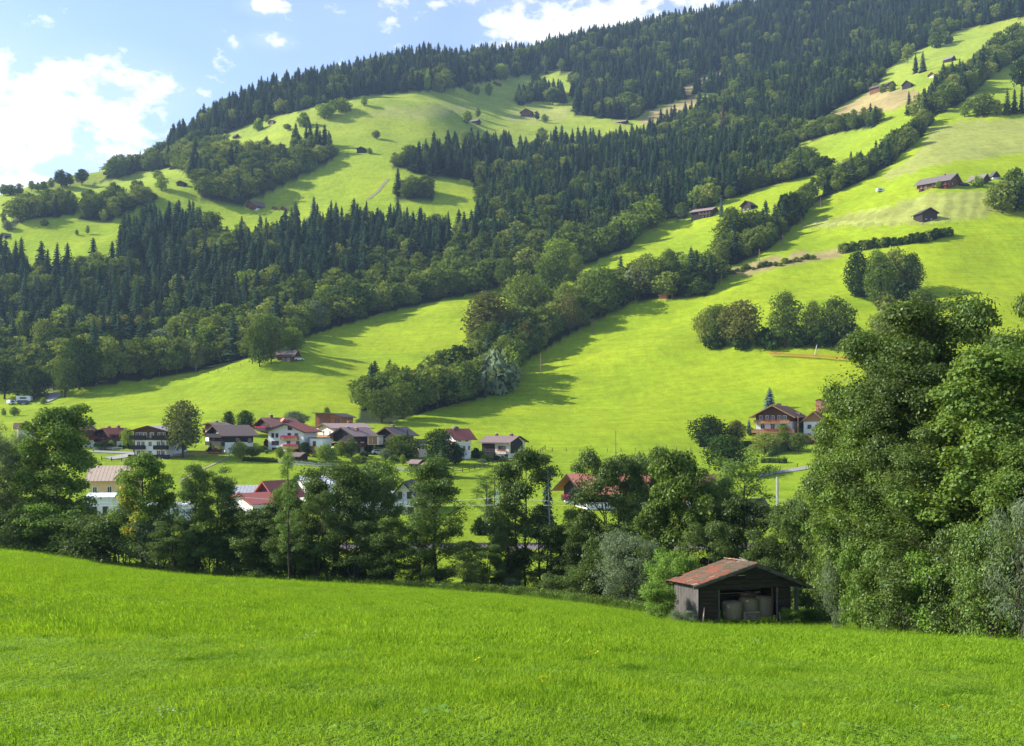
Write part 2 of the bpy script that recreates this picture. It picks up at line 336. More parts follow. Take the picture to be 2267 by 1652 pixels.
# land cover outlines, traced on the hillside: (outline, colour)
FOREST = [   # woods: outline of the feet of the trees, spacing m, share of spruce, height range m, wood name
 dict(p=[(-330,615),(0,590),(100,600),(172,612),(262,600),(265,528),(330,508),(440,495),(500,540),(600,532),(640,515),(700,503),(800,497),(880,492),(940,520),(1045,525),(1062,450),(1042,398),(945,392),(905,378),(925,352),(1000,332),(1100,324),(1200,320),(1270,324),(1330,330),(1400,322),(1440,300),(1560,240),(1640,215),(1700,200),(1790,180),(1960,160),(1950,178),(1930,198),(1870,228),(1820,265),(1760,303),(1690,345),(1756,368),(1838,386),(1777,392),(1700,412),(1600,446),(1520,482),(1425,500),(1400,545),(1290,590),(1150,618),(1050,650),(850,692),(700,738),(640,765),(560,792),(430,823),(330,840),(150,862),(120,868),(60,845),(0,850),(-330,905)],
      s=7.5, mix=None, h=(12, 26), n='large wood on the lower slope'),
 dict(p=[(268,352),(400,326),(450,312),(520,290),(600,262),(700,236),(800,213),(900,204),(1000,196),(1130,170),(1262,160),(1270,256),(1400,266),(1430,246),(1560,205),(1640,215),(1700,200),(1790,180),(1945,165),(2018,118),(2123,68),(2300,28),(2600,-40),(2700,-200),(1500,-150),(1200,40),(900,100),(600,190),(255,320)],
      s=8.6, mix=.84, h=(13, 28), n='spruce wood along the ridge'),
 dict(p=[(788,938),(860,937),(1000,896),(1128,868),(1140,812),(1215,768),(1320,708),(1400,668),(1480,660),(1562,655),(1590,622),(1585,606),(1500,618),(1400,642),(1290,662),(1200,694),(1110,730),(1060,760),(1050,835),(900,880),(800,895)],
      s=6.4, mix=.08, h=(13, 23), n='tree belt above the village'),
 dict(p=[(1590,598),(1700,556),(1745,512),(1790,458),(1850,428),(1962,374),(2040,303),(2066,268),(2046,270),(1966,348),(1856,410),(1786,448),(1728,490),(1650,540),(1580,588)],
      s=6.4, mix=.34, h=(13, 23), n='belt climbing between upper meadows'),
 dict(p=[(2046,268),(2110,238),(2150,212),(2200,165),(2290,105),(2290,88),(2180,140),(2100,185),(2055,225),(2010,255)],
      s=8.5, mix=.5, h=(15, 26), n='top right belt'),
 dict(p=[(1700,350),(1760,322),(1850,296),(1938,282),(1938,268),(1850,280),(1790,296),(1752,300),(1745,275),(1800,262),(1838,245),(1800,250),(1700,310)],
      s=7.5, mix=.08, h=(12, 21), n='leafy band under the pale upper meadow'),
 dict(p=[(385,372),(440,402),(447,448),(530,455),(560,442),(640,402),(736,356),(736,342),(660,338),(600,346),(520,352),(475,325),(488,302),(400,335),(330,362),(250,385),(200,412),(240,400),(300,384)],
      s=8.0, mix=.25, h=(15, 26), n='wooded gully on the upper left slope'),
 dict(p=[(12,510),(60,486),(165,478),(172,464),(100,457),(40,472)], s=8.0, mix=.05, h=(15, 24), n='far left copse'),
 dict(p=[(168,488),(240,492),(290,472),(345,442),(342,427),(270,436),(200,452)], s=8.0, mix=.05, h=(15, 24), n='copse beside the gully'),
 dict(p=[(645,338),(716,340),(722,324),(650,320)], s=8.0, mix=1.0, h=(16, 23), n='small spruce stand by the gully'),
 dict(p=[(1147,234),(1190,224),(1250,230),(1256,210),(1200,202),(1150,214)], s=8.5, mix=.85, h=(18, 25), n='dark spruce island in the high meadow'),
 dict(p=[(874,443),(962,442),(958,415),(882,418)], s=7.5, mix=.1, h=(15, 23), n='round copse at the wood edge'),
 dict(p=[(870,372),(915,375),(912,352),(876,356)], s=8, mix=.3, h=(15, 20), n='dark group tipping the central wood'),
]
HOLES = [[(1412,268),(1440,248),(1500,228),(1552,204),(1545,228),(1480,262),(1430,276)], [(1498,202),(1550,172),(1606,150),(1598,176),(1555,196),(1520,210)],
         [(1120,338),(1150,345),(1215,345),(1215,322),(1150,318)],
         [(530,452),(520,500),(530,520),(600,520),(640,500),(660,470),(640,452)], [(1345,290),(1395,290),(1400,270),(1345,268)],
         [(1520,500),(1600,490),(1605,468),(1520,470)], [(2040,185),(2090,185),(2080,160),(2050,160)]]
PALE = [[(1790,492),(1900,470),(2020,440),(2080,424),(2180,424),(2215,445),(2210,470),(2140,490),(2050,497),(1900,500),(1775,505)],
        [(1940,400),(2020,350),(2065,285),(2130,268),(2400,255),(2400,330),(2180,350),(2060,368),(1960,400)],
        [(1100,262),(1180,235),(1260,240),(1258,262),(1180,275)], [(840,240),(980,232),(1060,240),(980,262),(800,262)]]
STRAW = [[(1838,266),(1862,236),(1930,205),(2031,192),(2034,215),(1990,240),(1900,262)], HOLES[0], HOLES[1], [(1600,600),(1680,575),(1760,560),(1870,555),(1868,568),(1760,585),(1650,612)]]

NR, NC = 640, 520
ty = np.concatenate([np.linspace(-80, 4, 30)[:-1], np.exp(np.linspace(math.log(4), math.log(4700), NR-29))])
tx = np.linspace(-1, 1, NC); tx = np.sign(tx)*np.abs(tx)**1.12
Wd = np.maximum(ty, 0)*0.80+60
GX = tx[None, :]*Wd[:, None]; GY = np.repeat(ty[:, None], NC, 1); GZ = H(GX, GY)
V = np.stack([GX, GY, GZ], -1).reshape(-1, 3)
i = np.arange(NR-1)[:, None]*NC+np.arange(NC-1)[None, :]
Q = np.stack([i, i+1, i+NC+1, i+NC], -1).reshape(-1, 4)
gu = UC+F*V[:, 0]/np.maximum(V[:, 1], 1); gv = VH-F*V[:, 2]/np.maximum(V[:, 1], 1)
col = np.zeros((len(V), 3)); Yv = V[:, 1]
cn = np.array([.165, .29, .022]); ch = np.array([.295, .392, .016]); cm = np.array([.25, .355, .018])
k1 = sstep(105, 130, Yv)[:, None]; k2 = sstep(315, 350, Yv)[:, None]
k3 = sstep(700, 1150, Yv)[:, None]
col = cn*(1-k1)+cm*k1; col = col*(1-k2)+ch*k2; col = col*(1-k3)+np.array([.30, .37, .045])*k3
wu = gu+6*vnoise(V[:, 0]/9, V[:, 1]/9, 21); wv = gv+3*vnoise(V[:, 0]/9, V[:, 1]/9, 22); far = Yv > 300
b1 = (fbm(V[:, 0]/40, V[:, 1]/25, 31)*.5+.5)[:, None]; far1 = k2
col = col*(1+far1*(b1-.5)*np.array([.45, .25, .2]))
for p in PALE: m = inpoly(wu, wv, p) & far; col[m] = np.array([.34, .37, .085])*(1+.12*fbm(V[m, 0]/5, V[m, 1]/30, 5)[:, None])
for p in STRAW: m = inpoly(wu, wv, p) & far; col[m] = np.array([.36, .29, .12])*(1+.3*fbm(V[m, 0]/20, V[m, 1]/20, 5)[:, None])
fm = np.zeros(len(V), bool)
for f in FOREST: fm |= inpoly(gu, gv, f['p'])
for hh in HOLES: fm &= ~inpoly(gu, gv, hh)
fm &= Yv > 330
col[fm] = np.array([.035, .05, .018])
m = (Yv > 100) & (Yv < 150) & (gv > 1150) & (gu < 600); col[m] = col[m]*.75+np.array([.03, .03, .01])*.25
mm = inpoly(wu, wv, PALE[0]) & far; xr, yr = px(2085, 500, 520)[:2]
rr = np.hypot((V[:, 0]-xr)/1.0, (V[:, 1]-yr)/1.5); col[mm] *= (1+.13*np.sign(np.sin(rr[mm]*1.15)))[:, None]
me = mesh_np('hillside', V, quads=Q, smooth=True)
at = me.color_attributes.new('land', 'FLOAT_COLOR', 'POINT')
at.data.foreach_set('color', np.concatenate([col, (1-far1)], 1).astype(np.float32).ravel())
gm, t, o = base_mat('meadow'); Lk = t.links.new
b = nn(t, 'ShaderNodeBsdfPrincipled'); b.inputs['Roughness'].default_value = .9; b.inputs['Specular IOR Level'].default_value = .08
ca = nn(t, 'ShaderNodeAttribute', attribute_name='land'); co = nn(t, 'ShaderNodeTexCoord')
def gn(scale, det=4, st=(1, 1, 1)):
    mp = nn(t, 'ShaderNodeMapping'); mp.inputs['Scale'].default_value = st; Lk(co.outputs['Object'], mp.inputs[0])
    n = nn(t, 'ShaderNodeTexNoise'); n.inputs['Scale'].default_value = scale; n.inputs['Detail'].default_value = det; n.inputs['Roughness'].default_value = .65; Lk(mp.outputs[0], n.inputs['Vector']); return n.outputs['Fac']
def mulc(src, fac, lo, hi):
    r = nn(t, 'ShaderNodeMapRange'); r.inputs[1].default_value = .3; r.inputs[2].default_value = .7; r.inputs[3].default_value = lo; r.inputs[4].default_value = hi; Lk(fac, r.inputs[0])
    h = nn(t, 'ShaderNodeHueSaturation'); Lk(src, h.inputs['Color']); Lk(r.outputs[0], h.inputs['Value']); return h.outputs[0]
c = mulc(ca.outputs['Color'], gn(.35, 8, (1, .35, .6)), .84, 1.16)
c = mulc(c, gn(2.2, 5), .86, 1.14)
c = mulc(c, gn(14, 4), .80, 1.18); c = mulc(c, gn(.55, 5, (.12, .5, 1.4)), .84, 1.10); c = mulc(c, gn(.045, 6, (1, .6, 1.6)), .86, 1.10)
hs = nn(t, 'ShaderNodeHueSaturation'); r = nn(t, 'ShaderNodeMapRange'); r.inputs[3].default_value = .485; r.inputs[4].default_value = .515; Lk(gn(.12, 5), r.inputs[0]); Lk(r.outputs[0], hs.inputs['Hue']); Lk(c, hs.inputs['Color'])
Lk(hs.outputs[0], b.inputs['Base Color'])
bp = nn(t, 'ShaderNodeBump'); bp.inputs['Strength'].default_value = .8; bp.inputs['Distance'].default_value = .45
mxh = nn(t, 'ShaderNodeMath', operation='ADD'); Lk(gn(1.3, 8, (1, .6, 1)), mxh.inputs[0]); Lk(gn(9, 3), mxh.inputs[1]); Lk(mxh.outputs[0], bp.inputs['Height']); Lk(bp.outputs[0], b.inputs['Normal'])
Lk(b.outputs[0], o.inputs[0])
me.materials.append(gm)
tag(link('hillside', me), 'bright green alpine meadows rising from the valley to the wooded ridge', kind='structure')

def ribbon(name, pts, w, mat, lift=.12, near=False, n=60, label=None):
    P = [hit(u, v, near)[:2] for u, v in pts]; P = np.array(P)
    d = np.concatenate([[0], np.cumsum(np.hypot(*np.diff(P, axis=0).T))]); s = np.linspace(0, d[-1], n)
    X = pchip(d, P[:, 0], s); Y = pchip(d, P[:, 1], s); dx = np.gradient(X); dy = np.gradient(Y); l = np.hypot(dx, dy); nx = -dy/l; ny = dx/l
    V = []
    for k in (-.5, -.17, .17, .5):
        xx = X+nx*w*k; yy = Y+ny*w*k; V.append(np.stack([xx, yy, H(xx, yy)+lift], 1))
    V = np.stack(V, 1).reshape(-1, 3); q = []
    for a in range(n-1):
        for k in range(3): q.append((a*4+k, a*4+k+1, a*4+5+k, a*4+4+k))
    me = mesh_np(name, V, quads=q, mats=[mat], smooth=True)
    return tag(link(name, me), label, kind='structure')
M = {}
M['asphalt'] = pm('asphalt', (.30, .29, .27), (.22, .21, .20), 2, .9, .2)
M['dirt'] = pm('dirt', (.30, .26, .17), (.20, .20, .09), 1, .95, .3)
ribbon('driveway', [(238, 1016), (262, 1013), (292, 1008), (330, 1014)], 5, M['asphalt'], .16, label='pale driveway beside the apartment house')
ribbon('lane', [(1680, 1056), (1712, 1048), (1740, 1044), (1790, 1036)], 3.2, M['asphalt'], .16, label='narrow grey lane on the meadow below the hedge')
ribbon('farm_road', [(92, 895), (112, 887), (122, 880), (105, 874)], 5, M['asphalt'], .4, label='pale farm road leaving the wood')
ribbon('farm_track', [(860, 398), (847, 412), (838, 424), (815, 442)], 3.0, M['dirt'], .3, label='faint worn track bending across the steep pasture')
ribbon('drain_line', [(506, 1014), (470, 1030), (430, 1048), (398, 1066)], .9, M['dirt'], .1, label='thin dark drainage line slanting down the village meadow')
ribbon('village_street', [(200, 1000), (300, 1004), (420, 1010)], 4.5, M['asphalt'], .16, label='village street behind the wooden fence')

# ------------------------------------------------------------------ foliage shapes
def leaves(cent, nrm, L0, W0, rng, jit=.5):
    n = len(cent); nv = nrm+rng.normal(0, jit, (n, 3)); nv /= np.linalg.norm(nv, axis=1)[:, None]+1e-9
    r = rng.normal(0, 1, (n, 3)); a = np.cross(nv, r); a /= np.linalg.norm(a, axis=1)[:, None]+1e-9; b = np.cross(nv, a)
    s = rng.uniform(.6, 1.35, (n, 1)); a = a*L0/2*s; b = b*W0/2*s
    V = np.stack([cent-a, cent+b*1.0-a*.1, cent+a, cent-b-a*.1], 1).reshape(-1, 3)
    return V, np.arange(n*4).reshape(-1, 4)
def tri_leaves(cent, nrm, S, rng, jit=.5):
    n = len(cent); nv = nrm+rng.normal(0, jit, (n, 3)); nv /= np.linalg.norm(nv, axis=1)[:, None]+1e-9
    r = rng.normal(0, 1, (n, 3)); a = np.cross(nv, r); a /= np.linalg.norm(a, axis=1)[:, None]+1e-9; b = np.cross(nv, a)
    s = rng.uniform(.6, 1.4, (n, 1))*S
    V = np.stack([cent-a*s*.6, cent+a*s*.6, cent+b*s*.9], 1).reshape(-1, 3)
    return V, np.arange(n*3).reshape(-1, 3)
def tubes_np(segs, k=5):            # segs: list of (points, radii)
    mb = MB()
    for p, r in segs: mb.tube(p, r, k, cap=False)
    return mb
def join_mesh(name, parts, mats, smooth_idx=()):
    """parts: list of (V, tris or quads list, mat index)"""
    me = bpy.data.meshes.new(name); VV = []; idx = []; tot = []; mi = []; off = 0
    for V, Fc, k in parts:
        V = np.asarray(V, np.float32).reshape(-1, 3); VV.append(V)
        if isinstance(Fc, np.ndarray):
            idx.append((Fc+off).ravel()); tot.append(np.full(len(Fc), Fc.shape[1])); mi.append(np.full(len(Fc), k))
        else:
            idx.append(np.array([i+off for f in Fc for i in f])); tot.append(np.array([len(f) for f in Fc])); mi.append(np.full(len(Fc), k))
        off += len(V)
    VV = np.concatenate(VV); idx = np.concatenate(idx).astype(np.int32); tot = np.concatenate(tot).astype(np.int32); mi = np.concatenate(mi).astype(np.int32)
    me.vertices.add(len(VV)); me.vertices.foreach_set('co', VV.ravel()); me.loops.add(len(idx)); me.loops.foreach_set('vertex_index', idx)
    me.polygons.add(len(tot)); me.polygons.foreach_set('loop_start', np.concatenate([[0], np.cumsum(tot)[:-1]]).astype(np.int32)); me.polygons.foreach_set('loop_total', tot)
    me.polygons.foreach_set('material_index', mi); me.update(calc_edges=True)
    for m in mats: me.materials.append(m)
    return me
M['bark'] = pm('bark', (.085, .065, .045), (.04, .032, .025), 6, .95, .5, stretch=(1, 1, .25))
M['pale_bark'] = pm('pale_bark', (.42, .39, .34), (.18, .16, .14), 5, .9, .4, stretch=(1, 1, .5))
LM = {
 'spruce': leaf_mat('spruce_needles', (.030, .062, .036), (.046, .088, .040), (.070, .105, .036), trans=.10, var=.42, scale=.5),
 'blue': leaf_mat('blue_spruce_needles', (.07, .12, .12), (.10, .15, .14), trans=.08, var=.3),
 'dead': leaf_mat('dead_spruce_needles', (.115, .080, .060), (.09, .065, .05), trans=.1, var=.3),
 'broad': leaf_mat('beech_leaves', (.095, .150, .028), (.145, .200, .038), (.20, .23, .05), trans=.30, var=.45, scale=.35),
 'light': leaf_mat('light_leaves', (.16, .235, .035), (.21, .29, .05), trans=.38, var=.35, scale=.35),
 'dark': leaf_mat('dark_leaves', (.030, .060, .014), (.050, .085, .018), trans=.25, var=.4, scale=.35),
 'willow': leaf_mat('willow_leaves', (.14, .19, .11), (.19, .24, .14), trans=.28, var=.3, scale=.4),
 'autumn': leaf_mat('browning_leaves', (.135, .14, .04), (.105, .12, .03), trans=.3, var=.4, scale=.4),
 'copper': leaf_mat('copper_leaves', (.11, .035, .03), (.07, .03, .03), trans=.25, var=.4, scale=.4),
 'birch': leaf_mat('birch_leaves', (.13, .16, .05), (.17, .20, .06), trans=.35, var=.35, scale=.4),
 'maple': leaf_mat('maple_leaves', (0.098, 0.163, 0.029), (0.150, 0.221, 0.039), trans=.33, var=.5, scale=.5, gloss=.012),
 'maple_gold': leaf_mat('maple_leaves_turning', (0.098, 0.169, 0.029), (0.150, 0.221, 0.039), trans=.35, var=.5, scale=.5, patch=((.42, .34, .03), .42, .62), gloss=.012),
 'ash': leaf_mat('ash_leaves', (.098, .165, .040), (.150, .220, .048), trans=.30, var=.5, scale=.6, gloss=.015),
 'alder': leaf_mat('alder_leaves', (.082, .135, .034), (.125, .180, .042), trans=.28, var=.5, scale=.6, gloss=.015),
 'olive': leaf_mat('olive_leaves', (.100, .145, .032), (.082, .132, .030), trans=.30, var=.5, scale=.5, gloss=.015),
 'hazel': leaf_mat('hazel_leaves', (0.130, 0.234, 0.036), (0.182, 0.286, 0.052), trans=.35, var=.45, scale=.8, gloss=.012),
}
def spruce_shape(seed, H_=1.0, R=.17, tiers=17, nb=9, twigs=260, low=.06):
    """unit-height spruce: whorls of drooping, toothed boughs round a core"""
    rng = np.random.default_rng(seed); V = []; Fc = []
    def add(vs, fs):
        n = len(V); V.extend(vs); Fc.extend([tuple(n+i for i in f) for f in fs])
    for ti in range(tiers):
        f = ti/(tiers-1); z = low+(1-low-.03)*f; r = R*(1-f)**.70*(1+.13*rng.normal())+.010
        k = max(4, int(nb*(1-.45*f)))
        for j in range(k):
            a = 2*math.pi*(j+rng.uniform(-.4, .4))/k+ti*1.3; rr = r*rng.uniform(.72, 1.2); dr = rr*rng.uniform(.30, .62)
            w = rr*rng.uniform(.26, .38)+.006; ca, sa = math.cos(a), math.sin(a)
            def P(t, s, dz=0): return (ca*rr*t-sa*w*s, sa*rr*t+ca*w*s, z+rr*.10-dr*t**1.3+dz)
            add([P(.05, 0, .02), P(.45, 1, -.008), P(.5, 0, .004), P(.45, -1, -.008), P(.78, .62, -.012), P(1.0, 0, .004), P(.78, -.62, -.012)],
                [(0, 1, 2), (0, 2, 3), (2, 1, 4), (2, 4, 5), (2, 5, 6), (2, 6, 3)])
    n = len(V); ks = 6; core = []
    for (z, r) in ((low*.9, R*.42), (.5, R*.26), (.93, .012)):
        for j in range(ks): a = 2*math.pi*j/ks; core.append((math.cos(a)*r, math.sin(a)*r, z))
    add(core, [(i*ks+j, i*ks+(j+1) % ks, (i+1)*ks+(j+1) % ks, (i+1)*ks+j) for i in range(2) for j in range(ks)])
    nf = len(Fc)
    z = low+(1-low)*rng.uniform(0, 1, twigs)**1.3*.96; r = R*(1-z)**.85*rng.uniform(.65, 1.12, twigs)+.008; a = rng.uniform(0, 2*math.pi, twigs)
    c = np.stack([np.cos(a)*r, np.sin(a)*r, z-r*.3], 1); nr = np.stack([np.cos(a)*.6, np.sin(a)*.6, np.full(twigs, .7)], 1)
    tv, tf = tri_leaves(c, nr, .030, rng, .5)
    trunk = MB().tube([(0, 0, -.03), (0, 0, .5), (0, 0, 1.0)], [.013, .008, .002], 5, cap=False)
    return [(np.array(V), Fc, 0), (tv, tf, 0), (np.array(trunk.v), trunk.f, 1)]
def broad_shape(seed, n=1500, W=.62, lobes=13, low=.16, leaf=.052, top=1.0, flat=.85):
    """unit-height broadleaf: uneven heap of leafy lobes with gaps on forking limbs"""
    rng = np.random.default_rng(seed); cs = []; segs = [([(0, 0, -.03), (rng.normal(0, .01), 0, low*1.3), (rng.normal(0, .02), rng.normal(0, .02), .62)], [.024, .018, .007])]
    for i in range(lobes):
        f = (i+.5)/lobes; z = low+.10+(top-low-.22)*f; env = math.sin(math.pi*(.12+.78*f))**.75
        r = W/2*env*rng.uniform(.35, .78); a = i*2.4+rng.uniform(-.4, .4); rad = rng.uniform(.13, .21)*(1.12-.42*f)*W/.62
        if i >= lobes-2: r *= .3
        c = np.array([math.cos(a)*r, math.sin(a)*r, z]); cs.append((c, rad))
        segs.append(([(0, 0, max(low*.8, z-.28)), tuple(c*np.array([.5, .5, 1])-np.array([0, 0, .10])), tuple(c)], [.011, .008, .003]))
    cen = []; nor = []; wts = np.array([r*r for _, r in cs]); wts /= wts.sum()
    for (c, rad), w in zip(cs, wts):
        k = int(n*w)+1; d = rng.normal(0, 1, (k, 3)); d /= np.linalg.norm(d, axis=1)[:, None]; d[:, 2] = d[:, 2]*.9+.05
        rr = rad*rng.uniform(.55, 1.08, (k, 1))*(1+.16*np.sin(d[:, :1]*9+seed)*np.cos(d[:, 1:2]*8))
        p = c+d*rr*np.array([1, 1, flat]); cen.append(p); nor.append(d)
    cen = np.concatenate(cen); nor = np.concatenate(nor)
    k = cen[:, 2] > low*.7; tv, tf = tri_leaves(cen[k], nor[k], leaf*W/.62, rng, .55)
    mb = tubes_np(segs, 4)
    return [(tv, tf, 0), (np.array(mb.v), mb.f, 1)]
SHAPES = {'spruce': [spruce_shape(s, R=r) for s, r in ((1, .215), (2, .18), (3, .24), (4, .20), (5, .225))],
          'broad': [broad_shape(11, W=.62), broad_shape(12, W=.74, low=.10), broad_shape(13, W=.52, lobes=15), broad_shape(14, W=.68, low=.2), broad_shape(15, W=.58, low=.08), broad_shape(16, W=.8, lobes=15, low=.12)],
          'bush': [broad_shape(s, n=700, W=1.15, lobes=9, low=.0, leaf=.075) for s in (21, 22, 23)],
          'fine': [broad_shape(s, n=4200, W=w, lobes=22, low=lo, leaf=.030) for s, w, lo in ((31, .62, .15), (32, .78, .10), (33, .52, .12))],
          'finespruce': [spruce_shape(41, R=.24, tiers=17, nb=11, twigs=420), spruce_shape(42, R=.27, tiers=16, nb=11, twigs=420)]}
MESH = {}
def tmesh(shape, i, mat, bark='bark'):
    k = (shape, i % len(SHAPES[shape]), mat, bark)
    if k not in MESH:
        MESH[k] = join_mesh({'spruce': 'spruce', 'finespruce': 'spruce', 'broad': 'broadleaf', 'bush': 'bush', 'fine': 'broadleaf'}[shape], SHAPES[shape][k[1]], [LM[mat], M[bark]])
    return MESH[k]
# ------------------------------------------------------------------ woods on the mountainside
cand = {'spruce': [], 'broad': []}
for fi, f in enumerate(FOREST):
    P = np.array(f['p'], float); s = f['s']; rng = np.random.default_rng(100+fi)
    ymin, ymax = (395, 1960) if fi < 2 else (380, 1500)
    # jittered grid over the world, spacing growing a little with distance
    xs, ys = np.meshgrid(np.arange(-900, 1250, s), np.arange(ymin, ymax, s))
    xs = (xs+rng.uniform(-.48, .48, xs.shape)*s).ravel(); ys = (ys+rng.uniform(-.48, .48, ys.shape)*s).ravel()
    uu = UC+F*xs/ys; k = (uu > max(P[:, 0].min(), -330)) & (uu < min(P[:, 0].max(), 2560)); xs, ys, uu = xs[k], ys[k], uu[k]
    zs = H(xs, ys); vv = VH-F*zs/ys; k = inpoly(uu, vv, f['p'])
    for hh in HOLES: k &= ~inpoly(uu, vv, hh)
    xs, ys, uu, vv, zs = xs[k], ys[k], uu[k], vv[k], zs[k]
    if fi == 1:
        k = rng.uniform(0, 1, len(xs)) < np.clip(1.15-(ys-800)/1800, .55, 1); xs, ys, uu, vv, zs = xs[k], ys[k], uu[k], vv[k], zs[k]
    nse = fbm(xs/70, ys/60, 51, 3)
    if f['mix'] is None:      # mixed wood: broadleaf towards the lower left edge, spruce higher up
        e = 838-.28*(uu-330)      # lower edge of the wood
        e = np.where(uu > 1050, 640-.28*(uu-1050), e); e = np.where(uu > 1400, 542-.36*(uu-1400), e); e = np.where(uu < 330, 850, e)
        dd = e-vv
        pm_ = np.where(uu > 1000, np.clip((dd-12)/50, .08, .82), np.clip((dd-22)/80, .05, .78)); pm_ = np.clip(pm_+nse*.6, .03, .97); pm_ = np.where((uu < 900) & (vv < 600), np.clip(.68+nse*1.2, .05, .95), pm_)
    else: pm_ = np.clip(f['mix']+nse*(.25 if 0 < f['mix'] < 1 else 0), 0, 1)
    sp = rng.uniform(0, 1, len(xs)) < pm_
    h = rng.uniform(*f['h'], len(xs)); h = np.where(rng.uniform(0, 1, len(xs)) < .15, h*.65, h); h = np.where(sp, h*1.05, h*.82)
    for i in range(len(xs)): cand['spruce' if sp[i] else 'broad'].append((h[i]/ys[i], xs[i], ys[i], zs[i], h[i], fi, uu[i], vv[i], i))
TREELAB = {'spruce': 'dark spruce standing in the %s', 'broad': 'leafy green tree standing in the %s'}
def put_tree(nm, me, x, y, z, h, w, rz, label, cat, group=None, tilt=0):
    o = link(nm, me, None, (x, y, z), (tilt, 0, rz), (h*w, h*w, h)); return tag(o, label, cat, group)
frng = np.random.default_rng(77)
src = bpy.data.collections.new('woodland_shapes')
srcobj = []
for i in range(5): srcobj.append(('spruce', i, 'spruce'))
for i in range(6): srcobj.append(('broad', i, 'broad'))
for k, (sh, i, mt) in enumerate(srcobj):
    o = bpy.data.objects.new('%02d_tree' % k, tmesh(sh, i, mt)); src.objects.link(o)
def gn_scatter(name, pts, scl, rot, var, coll, label, tilt=None):
    me = bpy.data.meshes.new(name); me.vertices.add(len(pts)); me.vertices.foreach_set('co', np.asarray(pts, np.float32).ravel())
    for an, ty_, dat in (('scl', 'FLOAT_VECTOR', scl), ('rot', 'FLOAT_VECTOR', rot)):
        a = me.attributes.new(an, ty_, 'POINT'); a.data.foreach_set('vector', np.asarray(dat, np.float32).ravel())
    a = me.attributes.new('var', 'INT', 'POINT'); a.data.foreach_set('value', np.asarray(var, np.int32))
    o = link(name, me); tag(o, label, kind='stuff')
    ng = bpy.data.node_groups.new(name, 'GeometryNodeTree'); ng.is_modifier = True
    ng.interface.new_socket('Geometry', in_out='INPUT', socket_type='NodeSocketGeometry'); ng.interface.new_socket('Geometry', in_out='OUTPUT', socket_type='NodeSocketGeometry')
    gi = ng.nodes.new('NodeGroupInput'); go = ng.nodes.new('NodeGroupOutput'); ip = ng.nodes.new('GeometryNodeInstanceOnPoints'); ci = ng.nodes.new('GeometryNodeCollectionInfo')
    ci.inputs['Collection'].default_value = coll; ci.inputs['Separate Children'].default_value = True; ci.inputs['Reset Children'].default_value = True
    def na(n, ty_):
        x = ng.nodes.new('GeometryNodeInputNamedAttribute'); x.data_type = ty_; x.inputs['Name'].default_value = n; return x.outputs['Attribute']
    l = ng.links.new; l(gi.outputs[0], ip.inputs['Points']); l(ci.outputs[0], ip.inputs['Instance']); ip.inputs['Pick Instance'].default_value = True
    l(na('var', 'INT'), ip.inputs['Instance Index']); l(na('scl', 'FLOAT_VECTOR'), ip.inputs['Scale'])
    e2r = ng.nodes.new('FunctionNodeEulerToRotation'); l(na('rot', 'FLOAT_VECTOR'), e2r.inputs[0]); l(e2r.outputs[0], ip.inputs['Rotation'])
    l(ip.outputs[0], go.inputs[0]); md = o.modifiers.new('scatter', 'NODES'); md.node_group = ng
    return o
